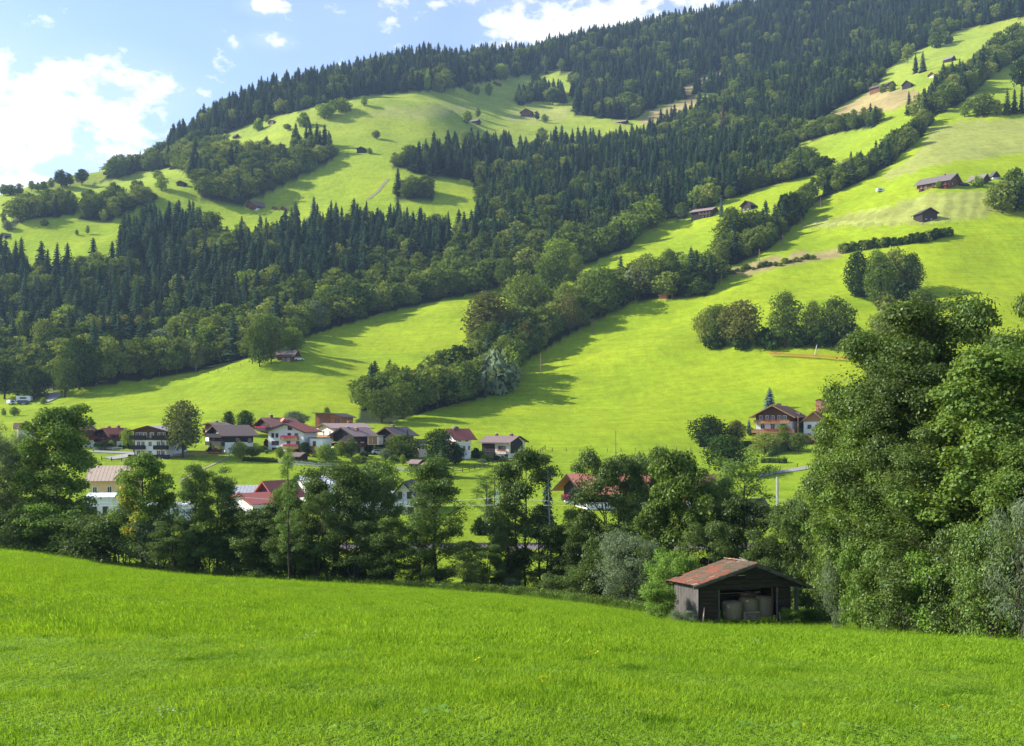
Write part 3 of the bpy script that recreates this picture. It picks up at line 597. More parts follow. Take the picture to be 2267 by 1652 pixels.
for kind in ('spruce', 'broad'):
    L_ = sorted([c for c in cand[kind] if -25 < c[6] < 2290], reverse=True); rest = [c for c in cand[kind] if not -25 < c[6] < 2290]
    cut = 300 if kind == 'spruce' else 215
    for c in L_[:cut]:
        _, x, y, z, h, fi, u, v, i = c
        nv = 5 if kind == 'spruce' else 6; var = int(frng.integers(nv)); w = frng.uniform(.85, 1.35)*(1.0 if kind == 'spruce' else 1.08); mt = kind
        r = frng.uniform()
        if kind == 'broad': mt = 'broad' if r < .70 else ('light' if r < .84 else ('dark' if r < .94 else ('autumn' if r < .965 else 'willow')))
        if fi == 0:
            zn = np.searchsorted([110, 240, 380, 520, 720, 900, 1060, 1220, 1380, 1560], u)
            wh = ['above the parked vans', 'behind the farm road', 'left of the birch', 'above the birch', 'above the knoll hut', 'right of the knoll hut', 'left of the edge shed', 'above the edge shed', 'by the tree belt', 'left of the bright tree', 'near the blue spruce'][zn]
            ed_ = 838-.28*(u-330) if u < 1050 else (640-.28*(u-1050) if u < 1400 else 542-.36*(u-1400)); dpt = 'front' if ed_-v < 60 else ('middle' if ed_-v < 150 else 'top')
            sz = 'tall ' if h > 22 or (kind == 'broad' and h > 18) else ('small ' if h < 13 else ''); place = dpt+' of the large wood '+wh
        else:
            pu = [q[0] for q in FOREST[fi]['p']]; fr = (u-max(0, min(pu)))/(min(2267, max(pu))-max(0, min(pu)))
            sz = ''; place = ('left end' if fr < .2 else 'left half' if fr < .45 else 'middle' if fr < .6 else 'right half' if fr < .82 else 'right end')+' of the '+FOREST[fi]['n']
        lb = {'spruce': 'dark spruce in the %s', 'broad': 'green leafy tree in the %s', 'light': 'light green tree in the %s', 'dark': 'dark green tree in the %s', 'autumn': 'browning tree in the %s', 'willow': 'silvery green tree in the %s'}[mt] % place; lb = sz+lb
        put_tree('spruce_tree' if kind == 'spruce' else 'leafy_tree', tmesh(kind, var, mt), x, y, z-.3, h, w, frng.uniform(0, 6.28), lb, 'tree', lb)
    rest += L_[cut:]
    A = np.array([(c[1], c[2], c[3]-.3, c[4]) for c in rest]); n = len(A); w = frng.uniform(.85, 1.35, n)*(1.0 if kind == 'spruce' else 1.1)
    print(kind, 'scattered', n)
    gn_scatter('spruce_wood' if kind == 'spruce' else 'leafy_wood', A[:, :3], np.stack([A[:, 3]*w, A[:, 3]*w, A[:, 3]], 1), np.stack([np.zeros(n), np.zeros(n), frng.uniform(0, 6.28, n)], 1),
               frng.integers(0, 5, n) if kind == 'spruce' else frng.integers(5, 11, n), src,
               'dark spruces filling the woods on the mountainside' if kind == 'spruce' else 'leafy trees filling the woods on the mountainside')

# ------------------------------------------------------------------ single trees one can point to: kind, foot u, v, height px, width px, label
HT = [
 ('broad', 8, 434, 26, 22, 'small tree at the far left end of the skyline'), ('broad', 24, 433, 24, 20, 'second small tree from the left on the skyline'),
 ('dark', 42, 434, 28, 24, 'darkest tree of the skyline row at the far left'), ('broad', 70, 425, 25, 13, 'slim tree on the skyline right of the gap'),
 ('broad', 84, 423, 20, 15, 'low tree beside the slim skyline tree'), ('broad', 98, 421, 18, 18, 'low skyline tree left of the round trees'), ('birch', 113, 420, 26, 14, 'thin airy tree on the left skyline'),
 ('dark', 137, 414, 38, 28, 'tall leaning tree in the row above the left meadow'), ('dark', 155, 412, 28, 20, 'small round tree in the row above the left meadow'), ('dark', 181, 411, 36, 26, 'round tree at the right end of the row above the left meadow'),
 ('light', 357, 422, 38, 26, 'rounded light tree alone in front of the dark barn on the left slope'), ('broad', 340, 444, 16, 14, 'small bush beside the copse on the left slope'),
 ('light', 349, 400, 24, 22, 'pale tree above the lone rounded tree on the left slope'), ('light', 229, 491, 28, 13, 'thin pale tree below the left copse'), ('light', 194, 520, 22, 10, 'thin sapling on the lower left meadow'), ('birch', 98, 500, 15, 16, 'tiny bare fruit tree on the lower left meadow'),
 ('birch', 8, 498, 36, 12, 'tall pale tree at the left picture edge'), ('willow', 16, 512, 24, 16, 'pale bush at the left picture edge'), ('light', 170, 522, 14, 8, 'tiny sapling left of the thin sapling'),
 ('light', 572, 290, 26, 24, 'round tree below the dark high shed'), ('light', 590, 272, 18, 14, 'small tree beside the high shed'), ('birch', 636, 290, 16, 14, 'small bare tree on the high meadow'), ('light', 672, 282, 30, 30, 'bushy tree on the high left meadow'),
 ('light', 718, 264, 34, 28, 'left tree of the light clump on the high meadow'), ('light', 735, 258, 36, 22, 'middle tree of the light clump on the high meadow'), ('light', 757, 250, 34, 30, 'right tree of the light clump on the high meadow'),
 ('light', 806, 236, 24, 18, 'small round tree alone on the meadow crest'), ('birch', 833, 309, 20, 17, 'small airy tree on the meadow below the crest'), ('light', 818, 341, 15, 13, 'small bush right of the dark barn on the middle meadow'),
 ('spruce', 728, 342, 52, 22, 'pointed spruce at the right end of the gully wood'), ('broad', 687, 381, 26, 28, 'round bush on the steep pasture'),
 ('light', 1108, 178, 36, 32, 'bright round tree against the ridge wood'), ('light', 946, 206, 52, 16, 'slim light tree in front of the ridge wood'), ('broad', 984, 205, 50, 40, 'broad tree in front of the ridge wood'), ('broad', 968, 204, 30, 30, 'low broad tree by the ridge wood'),
 ('light', 1038, 203, 20, 16, 'left of three small trees under the high hut'), ('light', 1057, 211, 20, 12, 'middle of three small trees under the high hut'), ('light', 1083, 212, 28, 13, 'right of three small trees under the high hut'),
 ('dark', 1187, 190, 26, 26, 'dark round tree behind the spruce island'), ('dark', 1224, 234, 36, 24, 'dark rounded tree at the right of the spruce island'), ('broad', 1157, 232, 34, 20, 'leafy tree at the left foot of the spruce island'),
 ('light', 1034, 275, 30, 15, 'light tree beside the high barn'), ('birch', 1058, 262, 24, 12, 'bare tree behind the high barn'), ('light', 1205, 272, 20, 12, 'small tree right of the high farmhouse'), ('dark', 1189, 268, 22, 14, 'dark tree beside the high farmhouse'),
 ('dead', 1600, 312, 78, 26, 'reddish dead spruce in the dark wood'), ('light', 1440, 508, 78, 66, 'big bright round tree at the edge of the dark wood'), ('light', 1388, 540, 68, 42, 'yellowish tree left of the big bright round tree'),
 ('light', 1345, 195, 34, 16, 'light tree inside the upper dark wood'), ('light', 1345, 245, 30, 20, 'small light tree inside the upper dark wood'),
 ('blue', 1597, 480, 46, 15, 'slim blue spruce beside the long dark farmhouse'), ('dark', 1610, 478, 18, 9, 'small dark shrub right of the blue spruce'), ('light', 1545, 455, 40, 50, 'wide light tree left of the long dark farmhouse'), ('light', 1572, 440, 46, 34, 'light tree behind the long dark farmhouse'), ('willow', 1512, 484, 24, 22, 'grey bush at the left of the long dark farmhouse'),
 ('broad', 2073, 108, 36, 26, 'round tree on the steep top right meadow'), ('broad', 2098, 98, 26, 24, 'second round tree by the wood on the top right meadow'), ('broad', 2010, 140, 44, 22, 'tall tree left of the pair of spruces at top right'),
 ('spruce', 2027, 163, 44, 18, 'left spruce of the pair on the top right meadow'), ('spruce', 2043, 161, 46, 20, 'right spruce of the pair on the top right meadow'),
 ('broad', 2212, 112, 42, 36, 'round tree at the top of the right belt'), ('broad', 2247, 104, 52, 40, 'tall tree at the top right picture edge'), ('broad', 2190, 116, 26, 26, 'low tree at the top of the right belt'),
 ('dark', 2262, 205, 74, 36, 'tall dark tree at the right picture edge'), ('spruce', 2230, 254, 58, 22, 'left spruce of the trio at the right edge'), ('spruce', 2246, 252, 54, 22, 'middle spruce of the trio at the right edge'), ('spruce', 2262, 252, 58, 22, 'right spruce of the trio at the right edge'),
 ('broad', 2176, 258, 50, 46, 'rounded tree below the spruce trio meadow'), ('light', 2136, 260, 32, 24, 'small light tree above the dry meadow'), ('broad', 2206, 256, 34, 24, 'low tree between the rounded tree and the spruce trio'),
 ('spruce', 1795, 386, 52, 32, 'dark spruce at the foot of the upper meadow'), ('dark', 1824, 386, 40, 32, 'dark round tree right of the spruce at the foot of the upper meadow'), ('broad', 1841, 297, 18, 22, 'round bush on the upper meadow edge'), ('dark', 1791, 307, 20, 14, 'small dark tree at the left corner of the upper meadow'),
 ('light', 1955, 205, 18, 18, 'bush below the long farmhouse at top right'), ('light', 1940, 200, 16, 20, 'shrub below the left end of the long farmhouse at top right'), ('light', 1975, 202, 16, 16, 'shrub below the right end of the long farmhouse at top right'),
 ('broad', 2220, 472, 70, 54, 'round tree left in the cluster beside the red farm'), ('broad', 2248, 468, 96, 66, 'tallest tree in the cluster beside the red farm'), ('dark', 2275, 470, 80, 60, 'dark tree at the right edge beside the red farm'), ('light', 2078, 418, 18, 16, 'small round tree in front of the big red farmhouse'), ('light', 2163, 414, 24, 24, 'light bush between the big farmhouse and the barn'),
 ('fdark', 1900, 655, 98, 44, 'left tree of the five-tree group on the right meadow'), ('fbroad', 1946, 688, 132, 78, 'front tree of the five-tree group on the right meadow'), ('flight', 1940, 662, 110, 50, 'light tree in the middle of the five-tree group'), ('fbroad', 1982, 655, 104, 52, 'tall dark tree behind the five-tree group'), ('fdark', 2020, 662, 104, 58, 'right tree of the five-tree group on the right meadow'),
 ('dark', 1905, 658, 34, 44, 'dark bush at the left foot of the five-tree group'), ('broad', 1958, 688, 40, 56, 'bush at the foot of the front tree of the five-tree group'), ('dark', 2004, 664, 38, 60, 'dark bush at the right foot of the five-tree group'), ('dark', 1712, 772, 44, 46, 'dark bush filling the gap in the lower right row'), ('fbroad', 1570, 766, 84, 50, 'leftmost leafy tree of the lower right row'), ('dark', 1640, 774, 38, 50, 'dark bush under the brownish broad tree'),
 ('fbroad', 2042, 745, 104, 84, 'round tree rising behind the dark foreground foliage'), ('fbroad', 1962, 770, 82, 56, 'small tree at the top left of the foreground foliage'),
 ('fbroad', 1592, 768, 96, 78, 'left of the two broad trees in the lower right row'), ('fautumn', 1640, 772, 106, 94, 'brownish broad tree in the lower right row'), ('dark', 1692, 768, 40, 44, 'low dark bush in the lower right row'),
 ('fbroad', 1738, 770, 126, 88, 'tallest tree of the lower right row'), ('fbroad', 1800, 766, 100, 52, 'slim tree right of the tallest in the lower right row'), ('fbroad', 1850, 760, 100, 58, 'open crowned tree near the right end of the lower right row'),
 ('dark', 1775, 768, 44, 52, 'dark shrub under the slim tree of the lower right row'), ('dark', 1820, 767, 46, 56, 'wide dark shrub of the lower right row'), ('dark', 1862, 764, 50, 50, 'dark shrub near the end of the lower right row'), ('dark', 1890, 762, 48, 36, 'dark shrub at the right end of the lower right row'), ('dark', 1585, 772, 40, 46, 'dark shrub under the left broad tree'),
 ('fbroad', 575, 812, 108, 42, 'slender tree left of the dark hut on the knoll'), ('fautumn', 601, 806, 80, 26, 'greyish slim tree right beside the dark hut on the knoll'), ('flight', 648, 786, 62, 50, 'bright tree behind the dark hut on the knoll'), ('fbroad', 592, 792, 98, 48, 'tall tree behind the slender tree on the knoll'), ('fbroad', 655, 780, 80, 56, 'big tree at the wood edge above the dark hut'),
 ('fbroad', 144, 880, 86, 52, 'tall round tree at the lower left wood edge by the farm road'), ('fdark', 75, 884, 72, 54, 'dark round tree above the parked vans'), ('fbroad', 40, 884, 66, 52, 'leafy tree above the trailer at the left edge'), ('fdark', 10, 884, 84, 62, 'dark tree at the left picture edge above the vans'), ('fdark', 175, 862, 116, 66, 'tall dark tree behind the round tree at the lower left wood edge'),
 ('fbroad', 330, 838, 46, 42, 'round low tree at the lower left wood edge'), ('fbroad', 98, 800, 94, 52, 'tall domed tree in the lower left wood'), ('fspruce', 208, 830, 120, 46, 'tall spruce in the lower left wood'), ('birch', 434, 822, 64, 26, 'birch with a white stem at the lower wood edge'),
 ('light', 96, 897, 18, 14, 'small fruit tree right of the vans'), ('light', 31, 921, 22, 16, 'tall sapling on the left meadow'), ('light', 8, 922, 20, 14, 'small sapling at the left picture edge'),
 ('fspruce', 830, 872, 72, 50, 'dark spruce at the back of the bottom end of the tree belt'), ('fspruce', 862, 868, 70, 48, 'second dark spruce at the bottom end of the tree belt'), ('fdark', 805, 890, 60, 40, 'dark tree at the bottom left of the tree belt'), ('fbroad', 845, 938, 76, 66, 'leafy tree at the foot of the tree belt'), ('fbroad', 892, 928, 82, 54, 'olive tree at the foot of the tree belt'),
 ('fwillow', 928, 900, 80, 52, 'silvery willow in the tree belt'), ('fwillow', 1092, 872, 92, 92, 'large silvery round tree in the tree belt'), ('fbroad', 975, 896, 84, 72, 'domed tree in the tree belt'), ('fbroad', 1035, 886, 90, 60, 'dense domed tree in the tree belt'), ('fautumn', 1082, 770, 124, 110, 'huge olive brown tree in the middle of the tree belt'), ('fbroad', 1160, 722, 118, 72, 'tall domed tree above the huge brown one'), ('fautumn', 1165, 790, 82, 52, 'brownish tree on the lower side of the tree belt'), ('fbroad', 1200, 760, 82, 48, 'slim domed tree on the lower side of the tree belt'), ('fbroad', 1120, 838, 92, 62, 'leafy tree in the lower bend of the tree belt'),
 ('fbroad', 1250, 728, 104, 56, 'tall leafy tree in the tree belt'), ('fautumn', 1262, 740, 90, 50, 'browning tree in the tree belt'), ('fbroad', 1330, 700, 108, 66, 'leafy tree above the wooden poles'), ('fbroad', 1120, 650, 80, 56, 'dark domed tree where the belt meets the wood'), ('flight', 1240, 625, 96, 80, 'large grey green tree where the belt meets the wood'), ('fbroad', 1220, 650, 80, 56, 'round tree where the belt meets the wood'), ('fbroad', 1275, 640, 78, 42, 'pointed oval tree where the belt meets the wood'),
 ('fbroad', 1430, 655, 92, 66, 'broad tree beside the open shelter'), ('fspruce', 1530, 650, 100, 44, 'spruce in the belt right of the open shelter'), ('fbroad', 1480, 645, 96, 50, 'leafy tree behind the open shelter'), ('fbroad', 1620, 560, 100, 76, 'leafy tree in the belt above the scrub bank'), ('fbroad', 1665, 545, 78, 60, 'leafy tree in the belt left of the poles'), ('fdark', 1750, 498, 66, 66, 'dark round tree at the corner of the mown field'),
]
WEXT = {'broad': .57, 'fine': .58, 'spruce': .44, 'finespruce': .46, 'bush': 1.15}
for k_, (kd, u, v, hp, wp, lb) in enumerate(HT):
    x, y, z = hit(u, v); fine = kd[0] == 'f'; kd = kd[1:] if fine else kd
    h = hp/F*y*1.07; w = wp/F*y
    if kd in ('spruce', 'blue', 'dead'): sh = 'finespruce' if fine else 'spruce'
    elif wp > hp*.92: sh = 'bush'
    else: sh = 'fine' if fine else 'broad'
    me = tmesh(sh, k_, kd, 'pale_bark' if kd == 'birch' else 'bark')
    nm = 'spruce_tree' if 'spruce' in sh else ('bush' if sh == 'bush' else 'leafy_tree')
    put_tree(nm, me, x, y, z-.25, h, w/h/WEXT[sh], k_*1.7, lb, 'bush' if nm == 'bush' else 'tree')

# ------------------------------------------------------------------ hedges: one thing each, clipped or ragged
def hedge(name, pts, hgt, wid, label, mat='dark', ragged=.35, dens=26, seed=1, group=None, Yfix=None):
    rng = np.random.default_rng(seed)
    P = np.array([hit(u, v) if Yfix is None else (*px(u, v, Yfix)[:2], 0) for u, v in pts])[:, :2]
    d = np.concatenate([[0], np.cumsum(np.hypot(*np.diff(P, axis=0).T))]); Ln = d[-1]; n = int(Ln*dens*(hgt+wid)/3)
    s = rng.uniform(0, Ln, n); X = np.interp(s, d, P[:, 0]); Y = np.interp(s, d, P[:, 1])
    e = .01*Ln; tx_ = np.interp(s+e, d, P[:, 0])-np.interp(s-e, d, P[:, 0]); ty_ = np.interp(s+e, d, P[:, 1])-np.interp(s-e, d, P[:, 1]); l = np.hypot(tx_, ty_)+1e-9
    nx, ny = -ty_/l, tx_/l; hh = hgt*(1+ragged*fbm(s/3.0, s*0+seed, seed)); a = rng.uniform(-.15*math.pi, 1.15*math.pi, n)
    if ragged < .1:
        q = rng.uniform(0, wid+2*hgt, n); off = np.where(q < hgt, -wid/2, np.where(q > hgt+wid, wid/2, q-hgt-wid/2)); zz = np.where(q < hgt, q, np.where(q > hgt+wid, q-hgt-wid, hgt)); nr = np.stack([nx*np.sign(off)*(abs(off) >= wid/2), ny*np.sign(off)*(abs(off) >= wid/2), (abs(off) < wid/2)*1.0+.05], 1)
    else:
        rr = rng.uniform(.75, 1.05, n); off = np.cos(a)*wid/2*rr; zz = np.maximum(.5*hh+np.sin(a)*.5*hh*rr, 0); nr = np.stack([nx*np.cos(a), ny*np.cos(a), np.sin(a)+.2], 1)
    x = X+nx*off; y = Y+ny*off; c = np.stack([x, y, H(x, y)+zz], 1); o0 = c.mean(0); o0[2] = H(o0[0], o0[1])
    V, T = tri_leaves(c-o0, nr, .34 if ragged > .1 else .22, rng, .5)
    core = MB()
    K = max(6, int(Ln/2)); ss = np.linspace(0.2, Ln-.2, K); cx = np.interp(ss, d, P[:, 0]); cy = np.interp(ss, d, P[:, 1]); cz = H(cx, cy)
    for i in range(K-1):
        core.bar((cx[i]-o0[0], cy[i]-o0[1], cz[i]-o0[2]+hgt*.38), (cx[i+1]-o0[0], cy[i+1]-o0[1], cz[i+1]-o0[2]+hgt*.38), wid*.7, hgt*.76)
    me = join_mesh(name, [(V, T, 0), (np.array(core.v), core.f, 0)], [LM[mat]])
    return tag(link(name, me, None, tuple(o0)), label, 'hedge', group)
hr_ = np.random.default_rng(31); PH = np.array([(1868, 560), (1900, 554), (1960, 547), (2040, 536), (2102, 522)])
for k_ in range(26):
    s_ = k_/25*4; u = np.interp(s_, range(5), PH[:, 0]); v = np.interp(s_, range(5), PH[:, 1]); x, y, z = hit(u, v); h = hr_.uniform(4.2, 6.2)
    put_tree('hedgerow_bush', tmesh('bush', k_, 'dark' if k_ % 4 else 'broad'), x, y, z-.4, h, hr_.uniform(.85, 1.15), hr_.uniform(0, 6), 'dark bush in the long hedgerow crossing the right meadow', 'bush', 'bushes of the long hedgerow')
PH = np.array([(1604, 608), (1650, 600), (1690, 594), (1740, 584), (1800, 572)])
for k_ in range(20):
    s_ = k_/19*4; u = np.interp(s_, range(5), PH[:, 0]); v = np.interp(s_, range(5), PH[:, 1])+hr_.uniform(-3, 3); x, y, z = hit(u, v); h = hr_.uniform(1.4, 3.6)
    put_tree('scrub_bush', tmesh('bush', k_, 'broad' if k_ % 3 else 'olive'), x, y, z-.2, h, hr_.uniform(.9, 1.5), hr_.uniform(0, 6), 'low bush on the scrubby bank between two meadows', 'bush', 'low bushes on the scrubby bank')
hedge('hedge_row', [(230, 388), (262, 380), (300, 374), (345, 366)], 3.2, 4, 'dark hedge below the chalet on the upper left slope', seed=5, dens=10)
hedge('clipped_hedge', [(1684, 1025), (1712, 1025), (1742, 1026)], 1.7, 1.3, 'clipped hedge wall standing square on the meadow below the chalet', 'dark', .03, 60, 6)
hedge('clipped_hedge', [(1700, 1012), (1722, 1004), (1742, 998), (1760, 1000)], 1.7, 1.2, 'slanting clipped hedge behind the square one', 'olive', .03, 60, 7)
hedge('clipped_hedge', [(1646, 988), (1660, 988), (1690, 988), (1730, 987)], 2.2, 1.4, 'tall dark hedge in front of the flowered chalet', 'dark', .04, 50, 8)
hedge('clipped_hedge', [(1546, 990), (1560, 990), (1580, 990)], 2.4, 1.6, 'dark hedge beneath the tree left of the flowered chalet', 'dark', .05, 50, 9)
hedge('clipped_hedge', [(536, 1021), (570, 1022), (615, 1024)], 1.1, 1.4, 'long clipped hedge in front of the big white house', 'dark', .05, 50, 10)
hedge('clipped_hedge', [(648, 1024), (680, 1027), (742, 1030)], .8, .9, 'low clipped hedge right of the garden shed', 'olive', .05, 50, 11)
hedge('garden_hedge', [(1110, 998), (1122, 998), (1135, 999)], 2.6, 2.2, 'bushy hedge behind the house at the right end of the village', 'dark', .3, 40, 12)
hedge('clipped_hedge', [(262, 993), (280, 993), (298, 994)], 1.3, 1.3, 'dark hedge left of the apartment house', 'dark', .1, 50, 13)
# ------------------------------------------------------------------ buildings
M['plaster'] = pm('white_plaster', (.80, .79, .76), (.72, .71, .68), 1.2, .9)
M['cream'] = pm('cream_plaster', (.78, .70, .56), (.70, .62, .48), 1.2, .9)
M['peach'] = pm('peach_plaster', (.76, .52, .28), (.68, .46, .25), 1.2, .9)
M['black_wood'] = pm('dark_stained_boards', (.032, .027, .026), (.018, .016, .016), 3, .8, .4, (0, 5, .5))
M['brown_wood'] = pm('brown_boards', (.13, .055, .028), (.08, .035, .02), 3, .8, .4, (0, 5, .5))
M['red_wood'] = pm('red_brown_logs', (.20, .085, .040), (.11, .05, .03), 2, .8, .4, (2, 4, .6))
M['old_wood'] = pm('weathered_dark_boards', (.075, .050, .040), (.035, .027, .025), 2, .85, .4, (0, 4, .6))
M['orange_wood'] = pm('larch_cladding', (.36, .14, .05), (.26, .10, .035), 2, .7, .3, (2, 5, .4))
M['honey_wood'] = pm('honey_timber', (.40, .22, .10), (.30, .15, .07), 3, .7, .3)
M['roof_brown'] = pm('brown_roof_sheet', (.175, .125, .095), (.13, .095, .075), 2, .6, .3, (1, 2, .5))
M['roof_dark'] = pm('dark_roof_tile', (.10, .085, .085), (.065, .055, .055), 2, .7, .3, (1, 3, .4))
M['roof_red'] = pm('red_roof_tile', (.25, .070, .045), (.18, .05, .035), 2, .65, .3, (1, 3, .4))
M['roof_darkred'] = pm('oxblood_roof_tile', (.155, .066, .050), (.11, .05, .04), 2, .65, .3, (1, 3, .4))
M['roof_pink'] = pm('rosy_roof_sheet', (.31, .215, .185), (.24, .165, .145), 1.5, .5, .3, (1, 1.6, .5))
M['roof_orange'] = pm('orange_roof_tile', (.50, .19, .12), (.40, .15, .10), 2, .7, .3, (1, 3, .4))
M['roof_tan'] = pm('tan_roof_sheet', (.56, .42, .30), (.47, .35, .25), 1.5, .5, .3, (1, 1.3, .55))
M['roof_grey'] = pm('grey_roof_sheet', (.46, .46, .46), (.34, .34, .35), 1.5, .5, .3, (1, 1.2, .5))
M['roof_shingle'] = pm('weathered_shingle_roof', (.24, .20, .18), (.15, .13, .12), 2, .8, .3, (1, 2, .4))
M['roof_white'] = pm('white_hall_roof', (.78, .78, .78), (.62, .62, .64), 1.5, .5, .2, (1, .7, .4))
M['roof_crimson'] = pm('crimson_roof_sheet', (.34, .095, .065), (.27, .075, .05), 1.5, .5, .3, (1, 1.6, .5))
M['glass'] = pm('window_glass', (.035, .045, .06), (.02, .03, .04), 1, .12, spec=.6)
M['frame_white'] = pm('white_window_frame', (.75, .74, .72), rough=.6)
M['frame_brown'] = pm('brown_window_frame', (.16, .075, .035), rough=.6)
M['metal'] = pm('galvanised_metal', (.45, .46, .47), (.33, .34, .35), 4, .45, metal=.5)
M['concrete'] = pm('concrete', (.42, .40, .37), (.28, .27, .25), 2, .9, .3)
M['chim'] = pm('chimney_render', (.20, .10, .08), (.13, .08, .07), 4, .9, .2)
M['curtain'] = pm('pale_curtain', (.6, .6, .62), rough=.9)
M['blue_wall'] = pm('blue_grey_wall', (.06, .07, .11), rough=.7)
def flower_mat(n, c): return leaf_mat(n, c, tuple(x*.6 for x in c), trans=.2, var=.5, scale=3, patch=((.05, .10, .02), 2.5, .58))
M['fl_pink'] = flower_mat('pink_geraniums', (.75, .06, .28)); M['fl_red'] = flower_mat('red_geraniums', (.70, .02, .03)); M['fl_purple'] = flower_mat('purple_petunias', (.22, .07, .40))
_wc = {}
def win_meshes(w, h, fm):
    k = (round(w, 2), round(h, 2), fm)
    if k not in _wc:
        f = MB(); b = .11
        f.box((-w/2-b, -.07, -b), (-w/2, .02, h+b)); f.box((w/2, -.07, -b), (w/2+b, .02, h+b)); f.box((-w/2, -.07, -b), (w/2, .02, 0)); f.box((-w/2, -.07, h), (w/2, .02, h+b)); f.box((-.035, -.05, 0), (.035, .02, h))
        p = MB(); p.box((-w/2, -.022, 0), (w/2, .015, h)); _wc[k] = (f.mesh('window', M[fm]), p.mesh('pane', M['glass']))
    return _wc[k]
def flowers(ln, mat, seed=0):
    rng = np.random.default_rng(seed+int(ln*10)); n = int(ln*42); x = rng.uniform(0, ln, n); k = np.abs(np.sin(x*2.2+seed))*.5+.6
    c = np.stack([x, rng.uniform(-.22, .16, n), rng.uniform(-.22, .30, n)*k], 1); V, T = tri_leaves(c, np.tile([0, -1, .4], (n, 1)), .17, rng, .6)
    return join_mesh('flower_box', [(V, T, 0)], [M[mat]])
def house(name, label, spec, walls='plaster', roof='roof_brown', top=None, ztop=None, wins=(), balc=(), chim=(), over=1.0, depth=None, width=None, fm='frame_brown', cat='house', left=False,
          barge=None, base=None, doors=(), side_pitch=None, extra=None, group=None, pitch_off=0.5, sink=.6, Yh=None):
    """spec = (u of gable left edge, u of the corner nearest the camera, u of far end of the long side, v base, v eave, v ridge, depth Y, turn in degrees)
    left=True: the long side shows to the left of the gable instead"""
    uL, uC_, uR, vb, ve, vr, Y, th = spec; th = math.radians(th)
    w = width or abs(uC_-uL)/F*Y/max(math.cos(th), .25); Ln = depth or abs(uR-uC_)/F*Y/max(math.sin(th), .25); s = -1 if left else 1
    Y = hit(uC_, vb)[1] if Y > 280 and Y < 360 and vb < 1050 else Y; ct, st = math.cos(th), math.sin(th); Xc = (uC_-UC)/F*Y; kl = (uL-UC)/F; kr = (uR-UC)/F
    w = abs(width or ((Xc-kl*Y)/max(ct+kl*st, .15) if not left else (kl*Y-Xc)/max(ct-kl*st, .15))); Ln = abs(depth or ((kr*Y-Xc)/max(st-kr*ct, .15) if not left else (Xc-kr*Y)/max(st+kr*ct, .15))); w = min(w, 24); Ln = min(max(Ln, 3), 30)
    zb = (VH-vb)/F*Y; he = (vb-ve)/F*Y; hr = (vb-vr)/F*Y
    t = thing(name, label, cat, ((uC_-UC)/F*Y, Y, zb), -th*s, group)
    x0, x1 = (-w, 0) if not left else (0, w); xm = x0+(x1-x0)*pitch_off
    def mb(n, mat, m, par=t): return m.build(n, M[mat], par)
    zt = he*.999 if ztop is None else ztop*he
    if top is None: mb('wall', walls, MB().prism([(x0, -sink), (x1, -sink), (x1, he), (xm, hr), (x0, he)], 0, Ln))
    else:
        mb('wall', walls, MB().box((x0, 0, -sink), (x1, Ln, zt)))
        e = .06; mb('timber_wall', top, MB().prism([(x0-e, zt), (x1+e, zt), (x1+e, he+.02), (xm, hr+.02), (x0-e, he+.02)], -e, Ln+e))
    if base: mb('foundation', base, MB().box((x0-.03, -.03, -sink-.5), (x1+.03, Ln+.03, .55)))
    th_r = .22
    for sg in (-1, 1):
        xe = x0 if sg < 0 else x1; sl = (hr-he)/max(abs(xm-xe), .1); xo = xe+sg*over; zo = he-sl*over
        poly = [(xm, hr+.03), (xo, zo+.03), (xo, zo+.03+th_r), (xm, hr+.03+th_r)]
        if sg > 0: poly = poly[::-1]
        mb('roof', roof, MB().prism(poly, -over, Ln+over))
        for yy in (-over-.05, Ln+over+.002): mb('barge_board', barge or 'brown_wood', MB().prism([(xm, hr-.12), (xo, zo-.12), (xo, zo+.26), (xm, hr+.26)][::sg], yy, yy+.048))
    def face(fc, xf, z, dy=0.0):      # position and turn on a wall
        off = .065 if (top and z > zt-.3) else .005
        if fc == 'f': return (x0+(x1-x0)*xf, -off-dy, z), 0
        if fc == 's': return ((x1+off+dy) if not left else (x0-off-dy), Ln*xf, z), (math.pi/2 if not left else -math.pi/2)
    for wn in wins:
        fc, xf, z, ww, hh = wn[:5]; fmm = wn[5] if len(wn) > 5 else fm
        p, r = face(fc, xf, z); a, b = win_meshes(ww, hh, fmm)
        o = link('window', a, t, p, (0, 0, r)); link('pane', b, o)
    for (fc, xf, z, ww, hh, mt) in doors:
        p, r = face(fc, xf, z, .01); MB().box((-ww/2, -.05, 0), (ww/2, .03, hh)).build('door', M[mt], t, loc=p, rot=(0, 0, r))
    for i, bl in enumerate(balc):
        fc, xa, xb, z, mt = bl[:5]; fl = bl[5] if len(bl) > 5 else None; dp = bl[6] if len(bl) > 6 else 1.2
        p, r = face(fc, xa, z, -.0); Lb = (w if fc == 'f' else Ln)*(xb-xa)
        if fc == 's' and left: p, r = face(fc, xb, z); 
        m = MB(); m.box((0, -dp, -.16), (Lb, 0, 0)); m.box((0, -dp, 0), (Lb, -dp+.06, .95)); m.box((0, -dp+.06, 0), (.06, 0, .95)); m.box((Lb-.06, -dp+.06, 0), (Lb, 0, .95))
        n = max(2, int(Lb/1.0))
        for k in range(n+1): q = Lb*k/n; m.box((q-.05, -dp-.035, -.05), (q+.05, -dp-.002, 1.0))
        m.box((-.04, -dp-.06, .96), (Lb+.04, -dp+.1, 1.03)); bo = m.build('balcony', M[mt], t, loc=p, rot=(0, 0, r))
